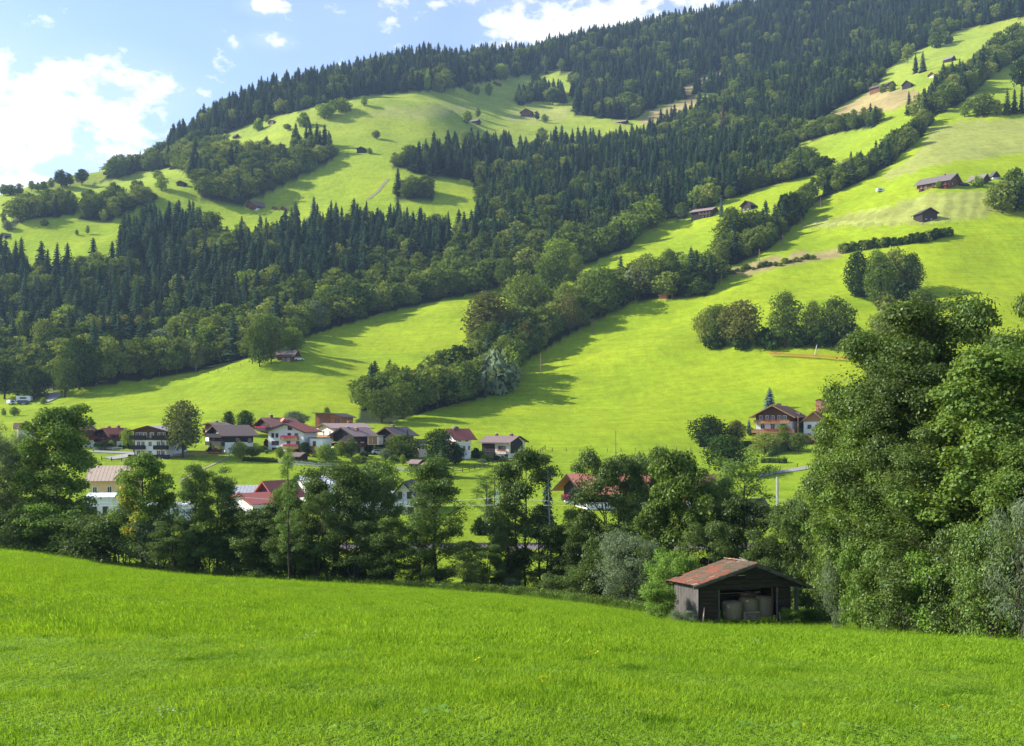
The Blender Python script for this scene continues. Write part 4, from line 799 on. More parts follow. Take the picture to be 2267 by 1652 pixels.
        if fl:
            a, b = (bl[7] if len(bl) > 7 else (.05, .95)); link('flower_box', flowers(Lb*(b-a), fl, i), bo, (Lb*a, -dp-.1, .98))
    for (xf, yf, cw, chh) in chim:
        x = x0+(x1-x0)*xf; y = Ln*yf; zr = hr-abs(x-xm)*(hr-he)/max(abs(xm-(x0 if x < xm else x1)), .1)
        c = MB().box((x-cw/2, y-cw*.4, zr-.6), (x+cw/2, y+cw*.4, zr+chh)).build('chimney', M['chim'], t)
        MB().box((x-cw/2-.15, y-cw*.4-.12, zr+chh+.18), (x+cw/2+.15, y+cw*.4+.12, zr+chh+.24)).box((x-cw*.4, y-.05, zr+chh), (x+cw*.4, y+.05, zr+chh+.18)).build('chimney_cap', M['frame_white'], c)
    if extra: extra(t, dict(w=w, L=Ln, he=he, hr=hr, x0=x0, x1=x1, xm=xm))
    return t
FW = 'frame_white'
def rowf(fc, xs, z, w=1.1, h=1.3, *a): return [(fc, x, z, w, h, *a) for x in xs]
# --- village, left to right
house('white_house', 'white house with oxblood roof at the far left of the village', (28, 40, 84, 982, 949, 938, 330, 62), roof='roof_darkred', wins=rowf('s', (.45, .8), 3.0)+rowf('f', (.5,), 3), chim=((.5, .3, 1, .8), (.5, .55, .8, .8)), depth=8)
house('white_house', 'small white house half hidden behind the tall maple', (170, 186, 203, 992, 951, 945, 325, 40), roof='roof_darkred', top='brown_wood', ztop=.62, wins=rowf('f', (.8,), 4)+rowf('s', (.5,), 3.6), balc=(('s', .1, .9, 2.6, 'brown_wood', 'fl_red'),))
house('chalet', 'chalet with bright red roof and brown timber gable left of the apartment house', (208, 242, 280, 990, 959, 949, 325, 42), roof='roof_red', top='brown_wood', ztop=.42, pitch_off=.78,
      wins=rowf('f', (.3, .75), 2.9)+rowf('s', (.25, .7), 2.6)+rowf('s', (.3,), .4), balc=(('f', .0, 1.0, 1.7, 'brown_wood', 'fl_pink'),), chim=((.6, .35, 1, .9), (.75, .75, 1, .9)))
def garages(t, d):
    m = MB()
    for x in np.linspace(d['x0']+.4, d['x1']-.4, 5): m.box((x-.15, -1.3, -2.6), (x+.15, -1.0, .0))
    m.build('pillar', M['plaster'], t); MB().box((d['x0']+.05, .02, -2.6), (d['x1']-.05, d['L'], -.62)).build('garage_wall', M['concrete'], t)
    for xf in (.08, .92):
        x = d['x0']+(d['x1']-d['x0'])*xf; MB().box((x-.08, -1.25, 0), (x+.08, -1.1, d['he']-.2)).build('post', M['brown_wood'], t)
house('apartment_house', 'four storey white apartment house with dark wooden balconies and pale metal roof', (297, 368, 392, 1015, 954, 944, 300, 8), roof='roof_grey', top='brown_wood', ztop=.66, depth=13, fm=FW, over=1.5,
      wins=rowf('f', (.12, .24, .34, .56, .80, .92), 6.05, 1.0, 1.2)+rowf('f', (.14, .28, .50, .76, .9), 3.45, .95, 1.25)+rowf('f', (.14, .28, .50, .76, .9), .85, .95, 1.25),
      balc=(('f', -.08, .38, 5.5, 'black_wood'), ('f', .62, 1.08, 5.5, 'black_wood'), ('f', -.08, .36, 2.7, 'black_wood'), ('f', .66, 1.08, 2.7, 'black_wood'), ('f', -.12, .36, .05, 'black_wood'), ('f', .64, 1.12, .05, 'black_wood')), chim=((.65, .5, 1.2, 1),), extra=garages)
house('house', 'house with flat brown roof showing behind the copper shrub', (455, 478, 505, 985, 941, 937, 338, 40), roof='roof_brown', top='brown_wood', ztop=.7, chim=((.5, .5, .8, .7),))
house('chalet', 'black timber chalet with two black balconies and wide brown roof', (463, 498, 560, 1001, 962, 943, 305, 50), roof='roof_brown', top='black_wood', ztop=.55, over=1.4,
      wins=rowf('f', (.55,), 5.6, 1.6, 1.0, FW)+rowf('f', (.3, .75), 2.9)+rowf('f', (.3, .75), .4, 1.1, 1.6)+rowf('s', (.45, .88), 2.7), balc=(('f', .0, 1.0, 4.4, 'black_wood'), ('f', .0, 1.0, 2.0, 'black_wood')))
def dormer(t, d):
    x = d['x1']*.45+d['xm']*.55; y = d['L']*.55; z = d['hr']-1.2
    MB().prism([(-1.2, 0), (1.2, 0), (0, 1.3)], 0, 3).build('dormer', M['roof_orange'], t, loc=(x+1.8, y, z), rot=(0, 0, math.pi/2))
house('old_farmhouse', 'dark timber farmhouse with long oxblood roof and pink balcony flowers', (566, 608, 665, 968, 944, 926, 335, 58), roof='roof_darkred', top='black_wood', ztop=.3, over=1.3, wins=rowf('f', (.35, .6), 3.0, .9, 1.1)+rowf('f', (.5,), .5),
      balc=(('f', .05, .95, 2.2, 'black_wood', 'fl_pink'),), chim=((.5, .25, 1.1, 1.1), (.7, .75, 1, .6)), extra=dormer)
house('white_house', 'large white three storey house with two orange flower balconies and red roof', (594, 672, 702, 1003, 955, 939, 300, 22), roof='roof_red', over=1.3, barge='black_wood', pitch_off=.52,
      wins=rowf('f', (.13, .25), 4.6, .75, 1.1)+rowf('f', (.62,), 6.9, 1.4, 1.0)+rowf('f', (.60, .80), 4.3, 1.0, 1.5)+[('f', .2, 2.3, 2.4, 1.1), ('f', .2, .4, 2.0, 1.0)]+rowf('f', (.58, .84), 1.9, 1.0, 1.5)+rowf('f', (.58, .84), -.3, 1.0, 1.9),
      balc=(('f', .40, .87, 4.0, 'honey_wood', 'fl_pink', 1.0), ('f', .47, .90, 1.45, 'honey_wood', 'fl_pink', 1.0)))
tl = thing('annex', 'white flat roofed annex right of the big white house', 'building', px(686, 1004, 299), -.38)
MB().box((0, 0, -.5), (4.3, 5, 4.5)).build('wall', M['plaster'], tl); MB().box((-.4, -.4, 4.5), (4.6, 5.2, 4.75)).build('roof', M['roof_dark'], tl)
a, b = win_meshes(.9, 1.3, 'frame_brown'); o = link('window', a, tl, (1.6, -.005, 2.3)); link('pane', b, o)
MB().box((-.0, -.05, 0), (2.4, -.005, 2.2)).build('door', M['honey_wood'], tl)
# modern timber house: mono-pitch
tl = thing('timber_house', 'modern orange timber house with flat sloping roof above the village', 'house', px(698, 950, 333), math.radians(-18))
MB().prism([(0, .9), (9.8, .9), (9.8, 4.0), (6.8, 5.0), (0, 5.2)], 0, 8).build('wall', M['orange_wood'], tl); MB().box((.05, .05, -1.5), (9.75, 7.9, .9)).build('foundation', M['plaster'], tl)
MB().prism([(-.9, 5.23), (6.9, 5.03), (10.9, 3.75), (10.9, 3.95), (6.9, 5.25), (-.9, 5.45)][::-1], -.9, 8.5).build('roof', M['roof_dark'], tl)
MB().prism([(0, 0), (4.6, .0), (4.6, .08), (0, .08)], -1.1, 0).build('awning', M['roof_dark'], tl, loc=(.9, -.01, 3.9))
for x, w_, h_ in ((2.2, 1.0, 1.4), (5.0, .9, 1.3), (8.6, .6, 1.9), (7.6, .5, 1.9)):
    a, b = win_meshes(w_, h_, 'frame_brown'); o = link('window', a, tl, (x, -.005, 1.7)); link('pane', b, o)
house('house', 'beige house with brown wooden balcony and long brown roof', (706, 740, 815, 995, 948, 939, 318, 62), walls='cream', roof='roof_pink', top='cream', ztop=.5, over=1.5, barge='brown_wood', fm=FW, wins=rowf('f', (.35, .75), 4.2, 1.1, 1.4), balc=(('f', .1, 1.0, 3.3, 'honey_wood'),), chim=((.45, .7, 1, .8),))
house('chalet', 'chalet with black timber gable, arched windows and rosy roof', (739, 784, 826, 1004, 963, 948, 297, 40), roof='roof_pink', top='black_wood', ztop=.62, over=1.4, barge='black_wood', wins=rowf('f', (.55,), 4.9, 1.2, 1.1)+rowf('f', (.3, .75), 2.9, 1.2, 1.3)+rowf('s', (.25, .6), 2.9, .95, 1.3)+rowf('s', (.25, .6), .3, .95, 1.5),
      balc=(('f', .0, 1.0, 2.1, 'black_wood', 'fl_red'), ('s', .0, .85, 2.1, 'brown_wood')), chim=((.55, .15, .8, .5), (.7, .45, 1.1, .8)))
tl = thing('garage', 'open garage with two wooden doors beside the rosy roofed chalet', 'garage', px(814, 985, 301), -.15)
MB().box((0, 0, 0), (3.4, 5, 2.6)).build('wall', M['cream'], tl); MB().box((-.5, -.6, 2.6), (3.9, 5.4, 2.8)).build('roof', M['roof_pink'], tl)
for x in (.2, 1.6): MB().box((x, -.05, .1), (x+1.3, -.005, 2.4)).build('door', M['honey_wood'], tl)
house('chalet', 'black gabled chalet with purple balcony flowers and grey roof', (838, 880, 915, 1004, 962, 947, 297, 42), roof='roof_dark', top='black_wood', ztop=.5, over=1.3, wins=rowf('f', (.4,), 2.8, 1.0, 1.3)+rowf('f', (.4,), .2, 1.6, 1.6), balc=(('f', .0, .75, 2.0, 'brown_wood', 'fl_purple'),), chim=((.5, .3, 1, .7),))
house('annex', 'cream annex with small dark roof right of the black gabled chalet', (917, 928, 941, 1013, 980, 974, 294, 45), walls='cream', roof='roof_dark', over=.4, cat='building', wins=rowf('s', (.5,), 2.6, .7, .9), left=False)
house('white_house', 'tall white house with deep red hipped roof and dark chimneys', (985, 1009, 1042, 1017, 967, 951, 298, 50), roof='roof_crimson', over=1.4, wins=rowf('s', (.25, .72), 5.4, .8, .9)+rowf('s', (.55,), 2.6, .7, 1.2)+rowf('s', (.88,), 2.8, .35, 1.0)+rowf('f', (.6,), 2.8), top='plaster', ztop=.7, balc=(('f', .3, 1.0, 4.4, 'honey_wood', 'fl_purple'), ('f', .4, 1.0, 1.8, 'honey_wood')), chim=((.5, .35, 1.6, .8), (.6, .15, .7, .7)))
# house at the right end: long side to the left, dark gable to the right
house('white_house', 'cream and black house with rosy striped roof at the right end of the village', (1127, 1127, 1062, 1017, 979, 967, 298, 62), width=10.5, depth=9.6, roof='roof_pink', top='plaster', ztop=.9, over=1.0, left=True, barge='black_wood', walls='cream',
      wins=rowf('f', (.42,), 2.5, 1.3, 1.6)+rowf('s', (.26,), 2.6, 2.3, 1.4)+rowf('s', (.72,), 2.3, 2.6, 1.5)+rowf('s', (.1,), -.2, 1.0, 1.6), balc=(('s', .5, 1.05, 1.1, 'black_wood'), ('s', .1, .42, 1.75, 'cream', 'fl_red', .4)), chim=((.5, .2, 1.0, .8), (.5, .75, .8, .8)),
      extra=lambda t, d: (MB().prism([(d['x0']+.9, 1.75), (d['x1']-1.6, 1.75), (d['x1']-1.6, d['he']-.05), (d['xm'], d['hr']-.1), (d['x0']+.9, d['he'])], -.10, -.065).build('timber_wall', M['black_wood'], t), MB().box((d['x0']-.05, d['L']*.52, .9), (d['x0']-.003, d['L'], d['he'])).build('timber_wall', M['black_wood'], t)))
# garden sheds
house('garden_shed', 'dark garden shed with bench in front of the big white house', (650, 664, 626, 1023, 1010, 1004, 288, 60), width=3.2, depth=3.6, left=True, walls='old_wood', roof='roof_brown', over=.6, cat='shed')
house('garden_shed', 'larger grey roofed shed below the black gabled chalet', (925, 925, 904, 1037, 1026, 1020, 284, 60), width=3.0, depth=3.0, left=True, walls='black_wood', roof='roof_pink', over=.5, cat='shed')
house('garden_shed', 'small pink roofed shed left of the dark garden spruce', (952, 952, 938, 1043, 1032, 1027, 282, 60), width=3.0, depth=2.4, left=True, walls='brown_wood', roof='roof_pink', over=.4, cat='shed')
# chalet to the right
def dorm2(t, d):
    MB().prism([(-2.2, 0), (2.2, 0), (0, 1.1)], 0, 5).build('dormer', M['roof_brown'], t, loc=(d['x1']+.4, d['L']*.72, d['he']-.1), rot=(0, 0, math.pi/2)); MB().prism([(-1.8, -1.4), (1.8, -1.4), (1.8, 0), (0, .8), (-1.8, 0)], 0, 3).build('dormer_wall', M['honey_wood'], t, loc=(d['x1']-.1, d['L']*.72, d['he']), rot=(0, 0, math.pi/2))
    MB().bar((d['x1']+2.6, .5, 0), (d['x1']+2.6, .5, d['he']-.6), .3).build('post', M['honey_wood'], t)
house('chalet', 'wide chalet with honey wood balconies of red geraniums above the clipped hedges', (1674, 1748, 1800, 972, 918, 898, 330, 24), roof='roof_darkred', top='brown_wood', ztop=.72, over=2.0, barge='honey_wood', fm=FW,
      wins=rowf('f', (.15, .33, .5, .7, .86), 6.3, 1.0, 1.3)+rowf('f', (.2, .5, .8), 3.3, 1.3, 1.6)+rowf('f', (.2,), .4, 1.8, 1.8)+rowf('s', (.2, .6), 3.4, 1.0, 1.2), balc=(('f', -.05, 1.0, 5.2, 'honey_wood', 'fl_red', 1.3, (.25, .70)), ('f', -.12, 1.15, 2.1, 'honey_wood', 'fl_red', 1.3, (.28, .95))), chim=((.52, .35, 1.5, .9),), extra=dorm2)
def wing(t, d): pass
house('annex', 'white wing with small honey gable right of the flowered chalet', (1779, 1822, 1850, 968, 930, 912, 326, 20), roof='roof_darkred', over=1.0, barge='honey_wood', top='honey_wood', ztop=.9, cat='building', wins=rowf('f', (.3, .7), 2.8, 1.0, 1.2))
house('building', 'small orange brick building showing behind the flowered chalet roof', (1806, 1818, 1830, 915, 887, 885, 352, 40), walls='roof_orange', roof='roof_orange', over=.1, cat='building')
house('shed', 'honey timber porch roof below the flowered chalet', (1772, 1800, 1815, 985, 972, 962, 318, 20), walls='brown_wood', roof='roof_darkred', barge='honey_wood', over=1.0, cat='shed')
# lower village, seen over the riverside trees
house('tan_house', 'peach coloured house with tan seamed metal roof between the maples', (186, 200, 272, 1172, 1062, 1036, 215, 78), depth=9.2, width=10, walls='peach', roof='roof_tan', over=1.0, fm=FW, wins=rowf('s', (.1, .42, .72), 7.6, .75, 1.4)+rowf('s', (.1, .42, .72), 4.3, .75, 1.4), pitch_off=.5)
house('white_building', 'white building with flat roof in front of the peach house', (188, 190, 246, 1178, 1103, 1096, 195, 82), depth=5.2, width=5, roof='roof_white', over=.2, wins=rowf('s', (.3, .7), 3.4, .8, 1.4), cat='building')
house('white_building', 'long low white building behind the turning maple', (325, 326, 392, 1185, 1120, 1116, 205, 82), depth=8, width=7, roof='roof_white', over=.2, cat='building', wins=rowf('s', (.3, .7), 4, 1, 1.2))
house('hall', 'low hall with pale grey sheet roof behind the crimson roofs', (490, 492, 610, 1165, 1106, 1082, 232, 82), depth=14, width=17, roof='roof_grey', over=.5, cat='building')
house('hall', 'building with higher crimson roof and blue grey wall', (574, 610, 660, 1160, 1093, 1068, 222, 40), walls='blue_wall', roof='roof_crimson', over=1.4, cat='building', barge='roof_crimson')
house('hall', 'building with lower crimson sheet roof among the trees', (505, 560, 618, 1165, 1116, 1098, 212, 50), walls='plaster', roof='roof_crimson', over=.8, cat='building', barge='roof_crimson')
house('hall', 'hall with white ribbed roof beside the slim telegraph pole', (648, 676, 745, 1150, 1074, 1058, 236, 55), roof='roof_white', over=.5, cat='building')
house('hall', 'long white factory hall seen through the dark river trees', (716, 718, 880, 1175, 1110, 1094, 214, 80), depth=15, width=12, roof='roof_grey', over=.3, cat='building', wins=rowf('s', (.1, .25, .4, .55, .7, .85), 2.0, 1.5, 1.2))
house('white_house', 'white gabled house with black roof edge left of the central ash tree', (862, 930, 950, 1165, 1108, 1068, 215, 10), depth=10, roof='roof_dark', over=1.2, barge='black_wood', wins=rowf('f', (.35, .65), 5.9, .8, 1.3)+rowf('f', (.3, .7), 2.6, 1.2, 1.5, 'frame_brown'), balc=(('f', -.1, 1.1, 4.3, 'frame_white'),))
house('chalet', 'white house with black gable and long orange tiled roof behind the river trees', (1245, 1300, 1440, 1165, 1085, 1054, 222, 68), width=12, depth=16, roof='roof_orange', top='black_wood', ztop=.62, over=2.2, barge='black_wood', wins=rowf('f', (.5, .8), 4.4)+rowf('s', (.2, .5, .8), 2.5), balc=(('f', .1, .9, 5.2, 'black_wood', 'fl_pink'), ('f', .1, .9, 2.2, 'black_wood', 'fl_red')))
house('white_house', 'white house with orange tiled hipped roof right of the leafy poplars', (1520, 1545, 1588, 1165, 1095, 1056, 222, 50), roof='roof_orange', over=1.2, wins=rowf('s', (.3, .7), 4.0), fm=FW)
house('white_house', 'low white building with brown roof beside the concrete pole', (1640, 1652, 1692, 1160, 1118, 1108, 205, 60), roof='roof_brown', over=.8)
# --- farms and barns on the mountain
def hill_house(name, label, u0, u1, vb, ve, vr, frac=.5, th=38, left=False, **kw):
    """placed on the slope by the visible width; frac = share of the gable in that width"""
    uc = u0+(u1-u0)*frac if not left else u1-(u1-u0)*frac
    _, Y, _ = hit(uc, vb); th = max(8, th-math.degrees(math.atan((uc-UC)/F))*(1 if left else -1))
    sp = (u0, uc, u1, vb, ve, vr, Y, th) if not left else (u1, uc, u0, vb, ve, vr, Y, th)
    kw.setdefault('over', .8); kw.setdefault('sink', 3.0); return house(name, label, sp, left=left, **kw)
hill_house('log_farmhouse', 'big red brown farmhouse with long grey roof on the upper right meadow', 2030, 2126, 418, 397, 380, frac=.26, th=66, left=True, walls='red_wood', roof='roof_shingle', over=1.6, top='red_wood', ztop=.5, fm=FW, barge='roof_grey', wins=rowf('s', (.12, .24, .36, .5, .72, .86), 3.2, .7, .9)+rowf('s', (.3, .5, .7), .8, .7, .9)+rowf('f', (.3, .7), 3, .7, .9), balc=(('s', .05, .5, 2.2, 'brown_wood', None, 1.4), ('s', .05, .4, .2, 'brown_wood', 'fl_red', 1.4)), chim=((.5, .3, 1, .8),))
hill_house('barn', 'dark barn with grey roof between the red farmhouse and the small hut', 2145, 2188, 410, 394, 384, .3, 60, True, walls='old_wood', roof='roof_shingle', over=1.3)
hill_house('hut', 'small hut with dark wooden top on white ground floor', 2190, 2211, 397, 388, 380, .6, 30, True, walls='plaster', top='old_wood', ztop=.45, roof='roof_dark', fm=FW, wins=rowf('f', (.3, .7), .5, .6, .6))
hill_house('hay_barn', 'dark wooden barn on a pale stone base in the mown field', 2022, 2075, 494, 470, 460, .62, 30, True, walls='old_wood', roof='roof_dark', base='concrete', over=.9, wins=rowf('f', (.25, .6), 2.0, .7, .5, FW))
hill_house('long_farmhouse', 'long dark farmhouse with white window trims beside the blue spruce', 1530, 1590, 480, 464, 456, .25, 66, True, walls='old_wood', roof='roof_pink', over=1.2, fm=FW, wins=rowf('s', (.1, .25, .42, .58), 3.0, .8, .9)+rowf('s', (.1, .25, .42), .6, .8, .9), balc=(('s', .0, .55, 2.0, 'brown_wood', None, 1.2),))
hill_house('barn', 'small dark gabled barn right of the long dark farmhouse', 1641, 1675, 466, 452, 443, .62, 30, False, walls='old_wood', roof='roof_dark', over=1.1, fm=FW, wins=rowf('f', (.25, .7), .8, .9, .8))
hill_house('farmhouse', 'farmhouse with white walls, wooden top floor and brown roof on the left slope', 545, 598, 467, 454, 441, .42, 50, False, top='red_wood', ztop=.5, roof='roof_brown', over=1.6, wins=rowf('f', (.2, .45, .7), 2.2, 1, 1.1)+rowf('s', (.3, .7), 1, 1, 1.1)+rowf('f', (.3, .6), .2, 1, 1.1), balc=(('f', -.05, 1.0, 3.6, 'red_wood'), ('f', -.05, 1.0, 1.4, 'brown_wood', 'fl_red')))
hill_house('shed', 'small orange timber shed right of the farmhouse on the left slope', 604, 613, 466, 460, 457, .6, 30, walls='orange_wood', roof='roof_brown', cat='shed')
hill_house('shed', 'red brown shed at the edge of the steep pasture', 622, 636, 468, 461, 456, .6, 30, walls='red_wood', roof='roof_orange', cat='shed')
hill_house('barn', 'small dark barn alone on the lower left slope', 391, 415, 414, 404, 400, .7, 30, walls='old_wood', roof='roof_brown')
hill_house('chalet', 'low brown chalet among trees on the upper left slope', 301, 332, 375, 369, 363, .4, 50, walls='red_wood', roof='roof_brown')
hill_house('barn', 'little dark barn beside the gully on the upper left slope', 515, 530, 309, 301, 296, .6, 35, True, walls='old_wood', roof='roof_dark')
hill_house('barn', 'low dark barn below the ridge wood on the left', 595, 624, 276, 270, 264, .35, 55, walls='red_wood', roof='roof_dark')
hill_house('shed', 'grey shed roof at the left picture edge', 2, 32, 530, 521, 515, .3, 60, walls='old_wood', roof='roof_shingle', cat='shed')
hill_house('farmhouse', 'dark gabled farmhouse with rows of white windows on the high meadow', 1153, 1181, 261, 247, 240, .85, 12, walls='red_wood', roof='roof_brown', over=1.5, fm=FW, wins=rowf('f', (.2, .5, .8), 4.0, 1.1, .9)+rowf('f', (.15, .38, .62, .85), 1.2, 1.1, .9), balc=(('f', 0, 1, 3.1, 'brown_wood'),))
hill_house('barn', 'grey dark barn left of the high farmhouse', 1038, 1064, 278, 267, 262, .3, 60, True, walls='old_wood', roof='roof_shingle')
hill_house('barn', 'square black barn alone on the middle left meadow', 790, 813, 339, 329, 325, .8, 15, walls='black_wood', roof='roof_dark')
hill_house('hut', 'small dark hut under the ridge wood near the bright round tree', 1091, 1110, 191, 184, 179, .5, 40, walls='red_wood', roof='roof_dark')
hill_house('long_farmhouse', 'long low building on the wooded saddle', 1352, 1392, 276, 268, 263, .2, 66, True, walls='old_wood', roof='roof_pink', wins=rowf('s', (.3, .6), 2, 1, 1, FW))
hill_house('long_farmhouse', 'long weathered farmhouse at the top right below the dark wood', 1925, 1985, 199, 186, 176, .35, 60, True, walls='red_wood', roof='roof_brown', over=1.4, wins=rowf('f', (.3, .6), 2.5, 1, 1, FW)+rowf('s', (.2, .5), 2.5, 1, 1), balc=(('f', 0, 1, 2, 'honey_wood'),))
hill_house('barn', 'black barn right of the long weathered farmhouse', 1997, 2022, 195, 184, 176, .8, 25, walls='black_wood', roof='roof_dark')
hill_house('chalet', 'cream gabled chalet behind the spruces at top right', 2056, 2075, 172, 164, 159, .7, 20, walls='cream', top='honey_wood', ztop=.7, roof='roof_brown', over=1.2)
hill_house('barn', 'small grey barn on the steep top right meadow', 2088, 2115, 137, 128, 122, .3, 60, True, walls='old_wood', roof='roof_shingle')
hill_house('log_hut', 'dark two storey log hut on the knoll with white car beside it', 614, 657, 802, 784, 776, .2, 66, True, walls='red_wood', roof='roof_brown', over=1.6, fm=FW, wins=rowf('s', (.2, .5, .8), 3.2, .8, .9)+rowf('s', (.3, .6), .5, 1.2, 1.4), balc=(('s', 0, 1, 2.3, 'old_wood', None, 1.3),))
hill_house('shed', 'dark shed tucked under the trees at the wood edge in the middle', 953, 980, 662, 650, 645, .35, 55, True, walls='old_wood', roof='honey_wood', cat='shed', wins=rowf('s', (.5,), 1.5, 1.2, .8))
x, y, z = hit(1476, 662); tl = thing('open_shelter', 'small open wooden shelter at the crest right of the tree belt', 'shelter', (x, y, z), -.35)
MB().box((-4.2, 0, -.5), (0, 3, 2.2)).build('wall', M['orange_wood'], tl); MB().prism([(-4.8, 2.0), (3.2, 2.3), (3.2, 2.5), (-4.8, 2.2)][::-1], -.5, 3.4).build('roof', M['honey_wood'], tl)
for xx in (.6, 2.8):
    for yy in (0, 2.8): MB().box((xx-.1, yy-.1, -.5), (xx+.1, yy+.1, 2.25)).build('post', M['honey_wood'], tl)
# retaining wall, brushwood heap, crane
wl = MB(); pts = [hit(1690, 1003), hit(1712, 992), hit(1770, 994)]
for a_, b_ in zip(pts[:-1], pts[1:]): wl.bar((a_[0], a_[1], a_[2]+.6), (b_[0], b_[1], b_[2]+.9), .4, 2.2)
tag(wl.build('retaining_wall', M['concrete']), 'stained concrete retaining wall under the fruit trees of the chalet', 'wall')
x, y, z = hit(1206, 1023); put_tree('brushwood_heap', tmesh('bush', 1, 'copper'), x, y, z-.2, 1.6, 2.0, 0, 'heap of brown brushwood on the meadow right of the village', 'heap')
M['crane'] = pm('orange_paint', (.55, .20, .05), (.40, .15, .05), 3, .6)
x0_, y0_, z0_ = hit(1703, 792); x1_, y1_, z1_ = hit(1882, 803)
cr = thing('crane_jib', 'long orange lattice crane jib in front of the lower right tree row', 'crane', (x0_, y0_, z0_))
A0 = Vector((0, 0, 1.2)); B0 = Vector((x1_-x0_, y1_-y0_, z1_-z0_+1.4)); ch = MB(); la = MB(); up = Vector((0, 0, 1.1)); sd_ = (B0-A0).normalized().cross(Vector((0, 0, 1)))*.6
for off in (up, sd_, -sd_): ch.bar(A0+off, B0+off, .16)
n = 26
for i_ in range(n):
    p = A0.lerp(B0, i_/n); q = A0.lerp(B0, (i_+.5)/n); r_ = A0.lerp(B0, (i_+1)/n)
    for s_ in (sd_, -sd_): la.bar(p+s_, q+up, .08); la.bar(q+up, r_+s_, .08)
    la.bar(p+sd_, p-sd_, .08)
ch.build('chord', M['crane'], cr); tag(la.build('lattice', M['crane'], cr), kind='stuff')
for f_, hh_ in ((.58, 5.0), (.985, 6.2)):
    p = A0.lerp(B0, f_); MB().bar(p+up*.9+sd_, p+Vector((.7, 0, hh_)), .14).bar(p+up*.9-sd_, p+Vector((.7, 0, hh_)), .14).build('mast', M['metal'], cr)

# ------------------------------------------------------------------ poles, wires, fences
M['pole_wood'] = pm('pole_wood', (.26, .17, .11), (.16, .11, .08), 4, .9, .3)
M['wire'] = pm('wire', (.10, .10, .10), rough=.6); M['bright_wire'] = pm('bright_wire', (.6, .6, .6), rough=.4)
def pole(u, vb, vt, r, label, mat='pole_wood', name='telegraph_pole', cross=False, Y=None, group=None):
    x, y, z = hit(u, vb) if Y is None else (px(u, vb, Y))
    h = (vb-vt)/F*y; t = thing(name, label, 'pole', (x, y, z), 0, group); MB().tube([(0, 0, -.5), (0, 0, h)], [r, r*.7], 7).build('shaft', M[mat], t)
    if cross: MB().box((-.9, -.07, h-.55), (.9, .07, h-.40)).box((-.6, -.06, h-.15), (.6, .06, h-.02)).build('crossarm', M[mat], t)
    return t, Vector((x, y, z+h))
hp = [(1197, 826, 782, 'pole_wood', 'pale pole low on the right meadow beside the tree belt'), (1311, 738, 707, 'pole_wood', 'rusty pole beside the tree belt above the pale pole'), (1407, 665, 640, 'pole_wood', 'pole near the open shelter'),
      (1597, 640, 608, 'pole_wood', 'pole on the meadow right of the tree belt'), (1681, 580, 552, 'pole_wood', 'leaning braced pole above the scrub bank'), (1733, 544, 520, 'pole_wood', 'pole at the edge of the belt below the mown field'), (1773, 498, 473, 'pole_wood', 'pole at the left corner of the mown field'),
      (1817, 460, 438, 'pole_wood', 'pole on the left edge of the mown field'), (1845, 422, 398, 'pole_wood', 'pole between belt trees below the upper meadow')]
tops = []
for k_, (u, vb, vt, mt, lb) in enumerate(hp): tops.append(pole(u, vb, vt, .24, lb, mt)[1])
wr = MB()
for a_, b_ in zip(tops[:-1], tops[1:]):
    P = [a_.lerp(b_, s)-Vector((0, 0, 1.6*4*s*(1-s))) for s in np.linspace(0, 1, 8)]; wr.tube(P, .035, 3, cap=False)
tag(wr.build('overhead_wire', M['wire']), 'overhead wire climbing the meadow from pole to pole', 'wire')
pole(1363, 1009, 953, .16, 'slim tall pole alone on the meadow right of the village'); pole(1453, 1066, 999, .16, 'dark pole among the crowns of the river trees', Y=262)
pole(1626, 968, 938, .12, 'lamp post in front of the brown tree by the flowered chalet', 'concrete', 'lamp_post'); pole(766, 1060, 1030, .09, 'slim telegraph pole with crossbar beside the white ribbed roof', 'pole_wood', cross=True, Y=262)
pole(1390, 1075, 1037, .09, 'telegraph pole with crossbar behind the orange roofed chalet', 'pole_wood', cross=True, Y=262); pole(1095, 1140, 1057, .14, 'dark wooden pole behind the white railway mast', 'old_wood', Y=225); pole(1721, 1175, 1056, .62*.55, 'square concrete pole on the meadow below the flowered chalet', 'concrete', 'concrete_pole', Y=205)
pole(403, 1100, 1060, .1, 'thin post above the ash tree on the left', 'concrete', Y=240); pole(271, 1040, 1020, .05, 'thin antenna on the tan roof', 'metal', 'antenna', Y=222); pole(1118, 985, 974, .05, 'roof antenna of the house at the right end of the village', 'metal', 'antenna', Y=303)
pole(2132, 190, 175, .2, 'distant pole on the top right meadow', cross=True); pole(1663, 446, 430, .12, 'distant thin pole near the small dark barn')
# catenary mast and railway
YR = 168.0
bed = MB(); zr = g(0, YR)
xs_ = np.linspace(-110, 150, 40)
bedv = []
for x in xs_: 
    z = g(x, YR)
    for dy, dz in ((-2.6, .0), (-1.6, .45), (1.6, .45), (2.6, .0)): bedv.append((x, YR+dy, z+dz))
M['ballast'] = pm('ballast', (.22, .19, .17), (.13, .11, .10), 9, .95, .5)
tag(link('railway_bed', mesh_np('railway_bed', bedv, quads=[(a*4+k, a*4+k+1, a*4+5+k, a*4+4+k) for a in range(39) for k in range(3)], mats=[M['ballast']])), 'gravel railway bed behind the river trees', kind='structure')
rt = thing('railway_track', 'railway track crossing the valley behind the river trees', 'railway', (0, YR, zr))
M['rail'] = pm('rail_steel', (.30, .24, .20), rough=.4, metal=.6)
for dy in (-.72, .72):
    m = MB()
    for a_, b_ in zip(xs_[:-1], xs_[1:]): m.bar((a_, dy, g(a_, YR)-zr+.62), (b_, dy, g(b_, YR)-zr+.62), .09, .16)
    m.build('rail', M['rail'], rt)
m = MB()
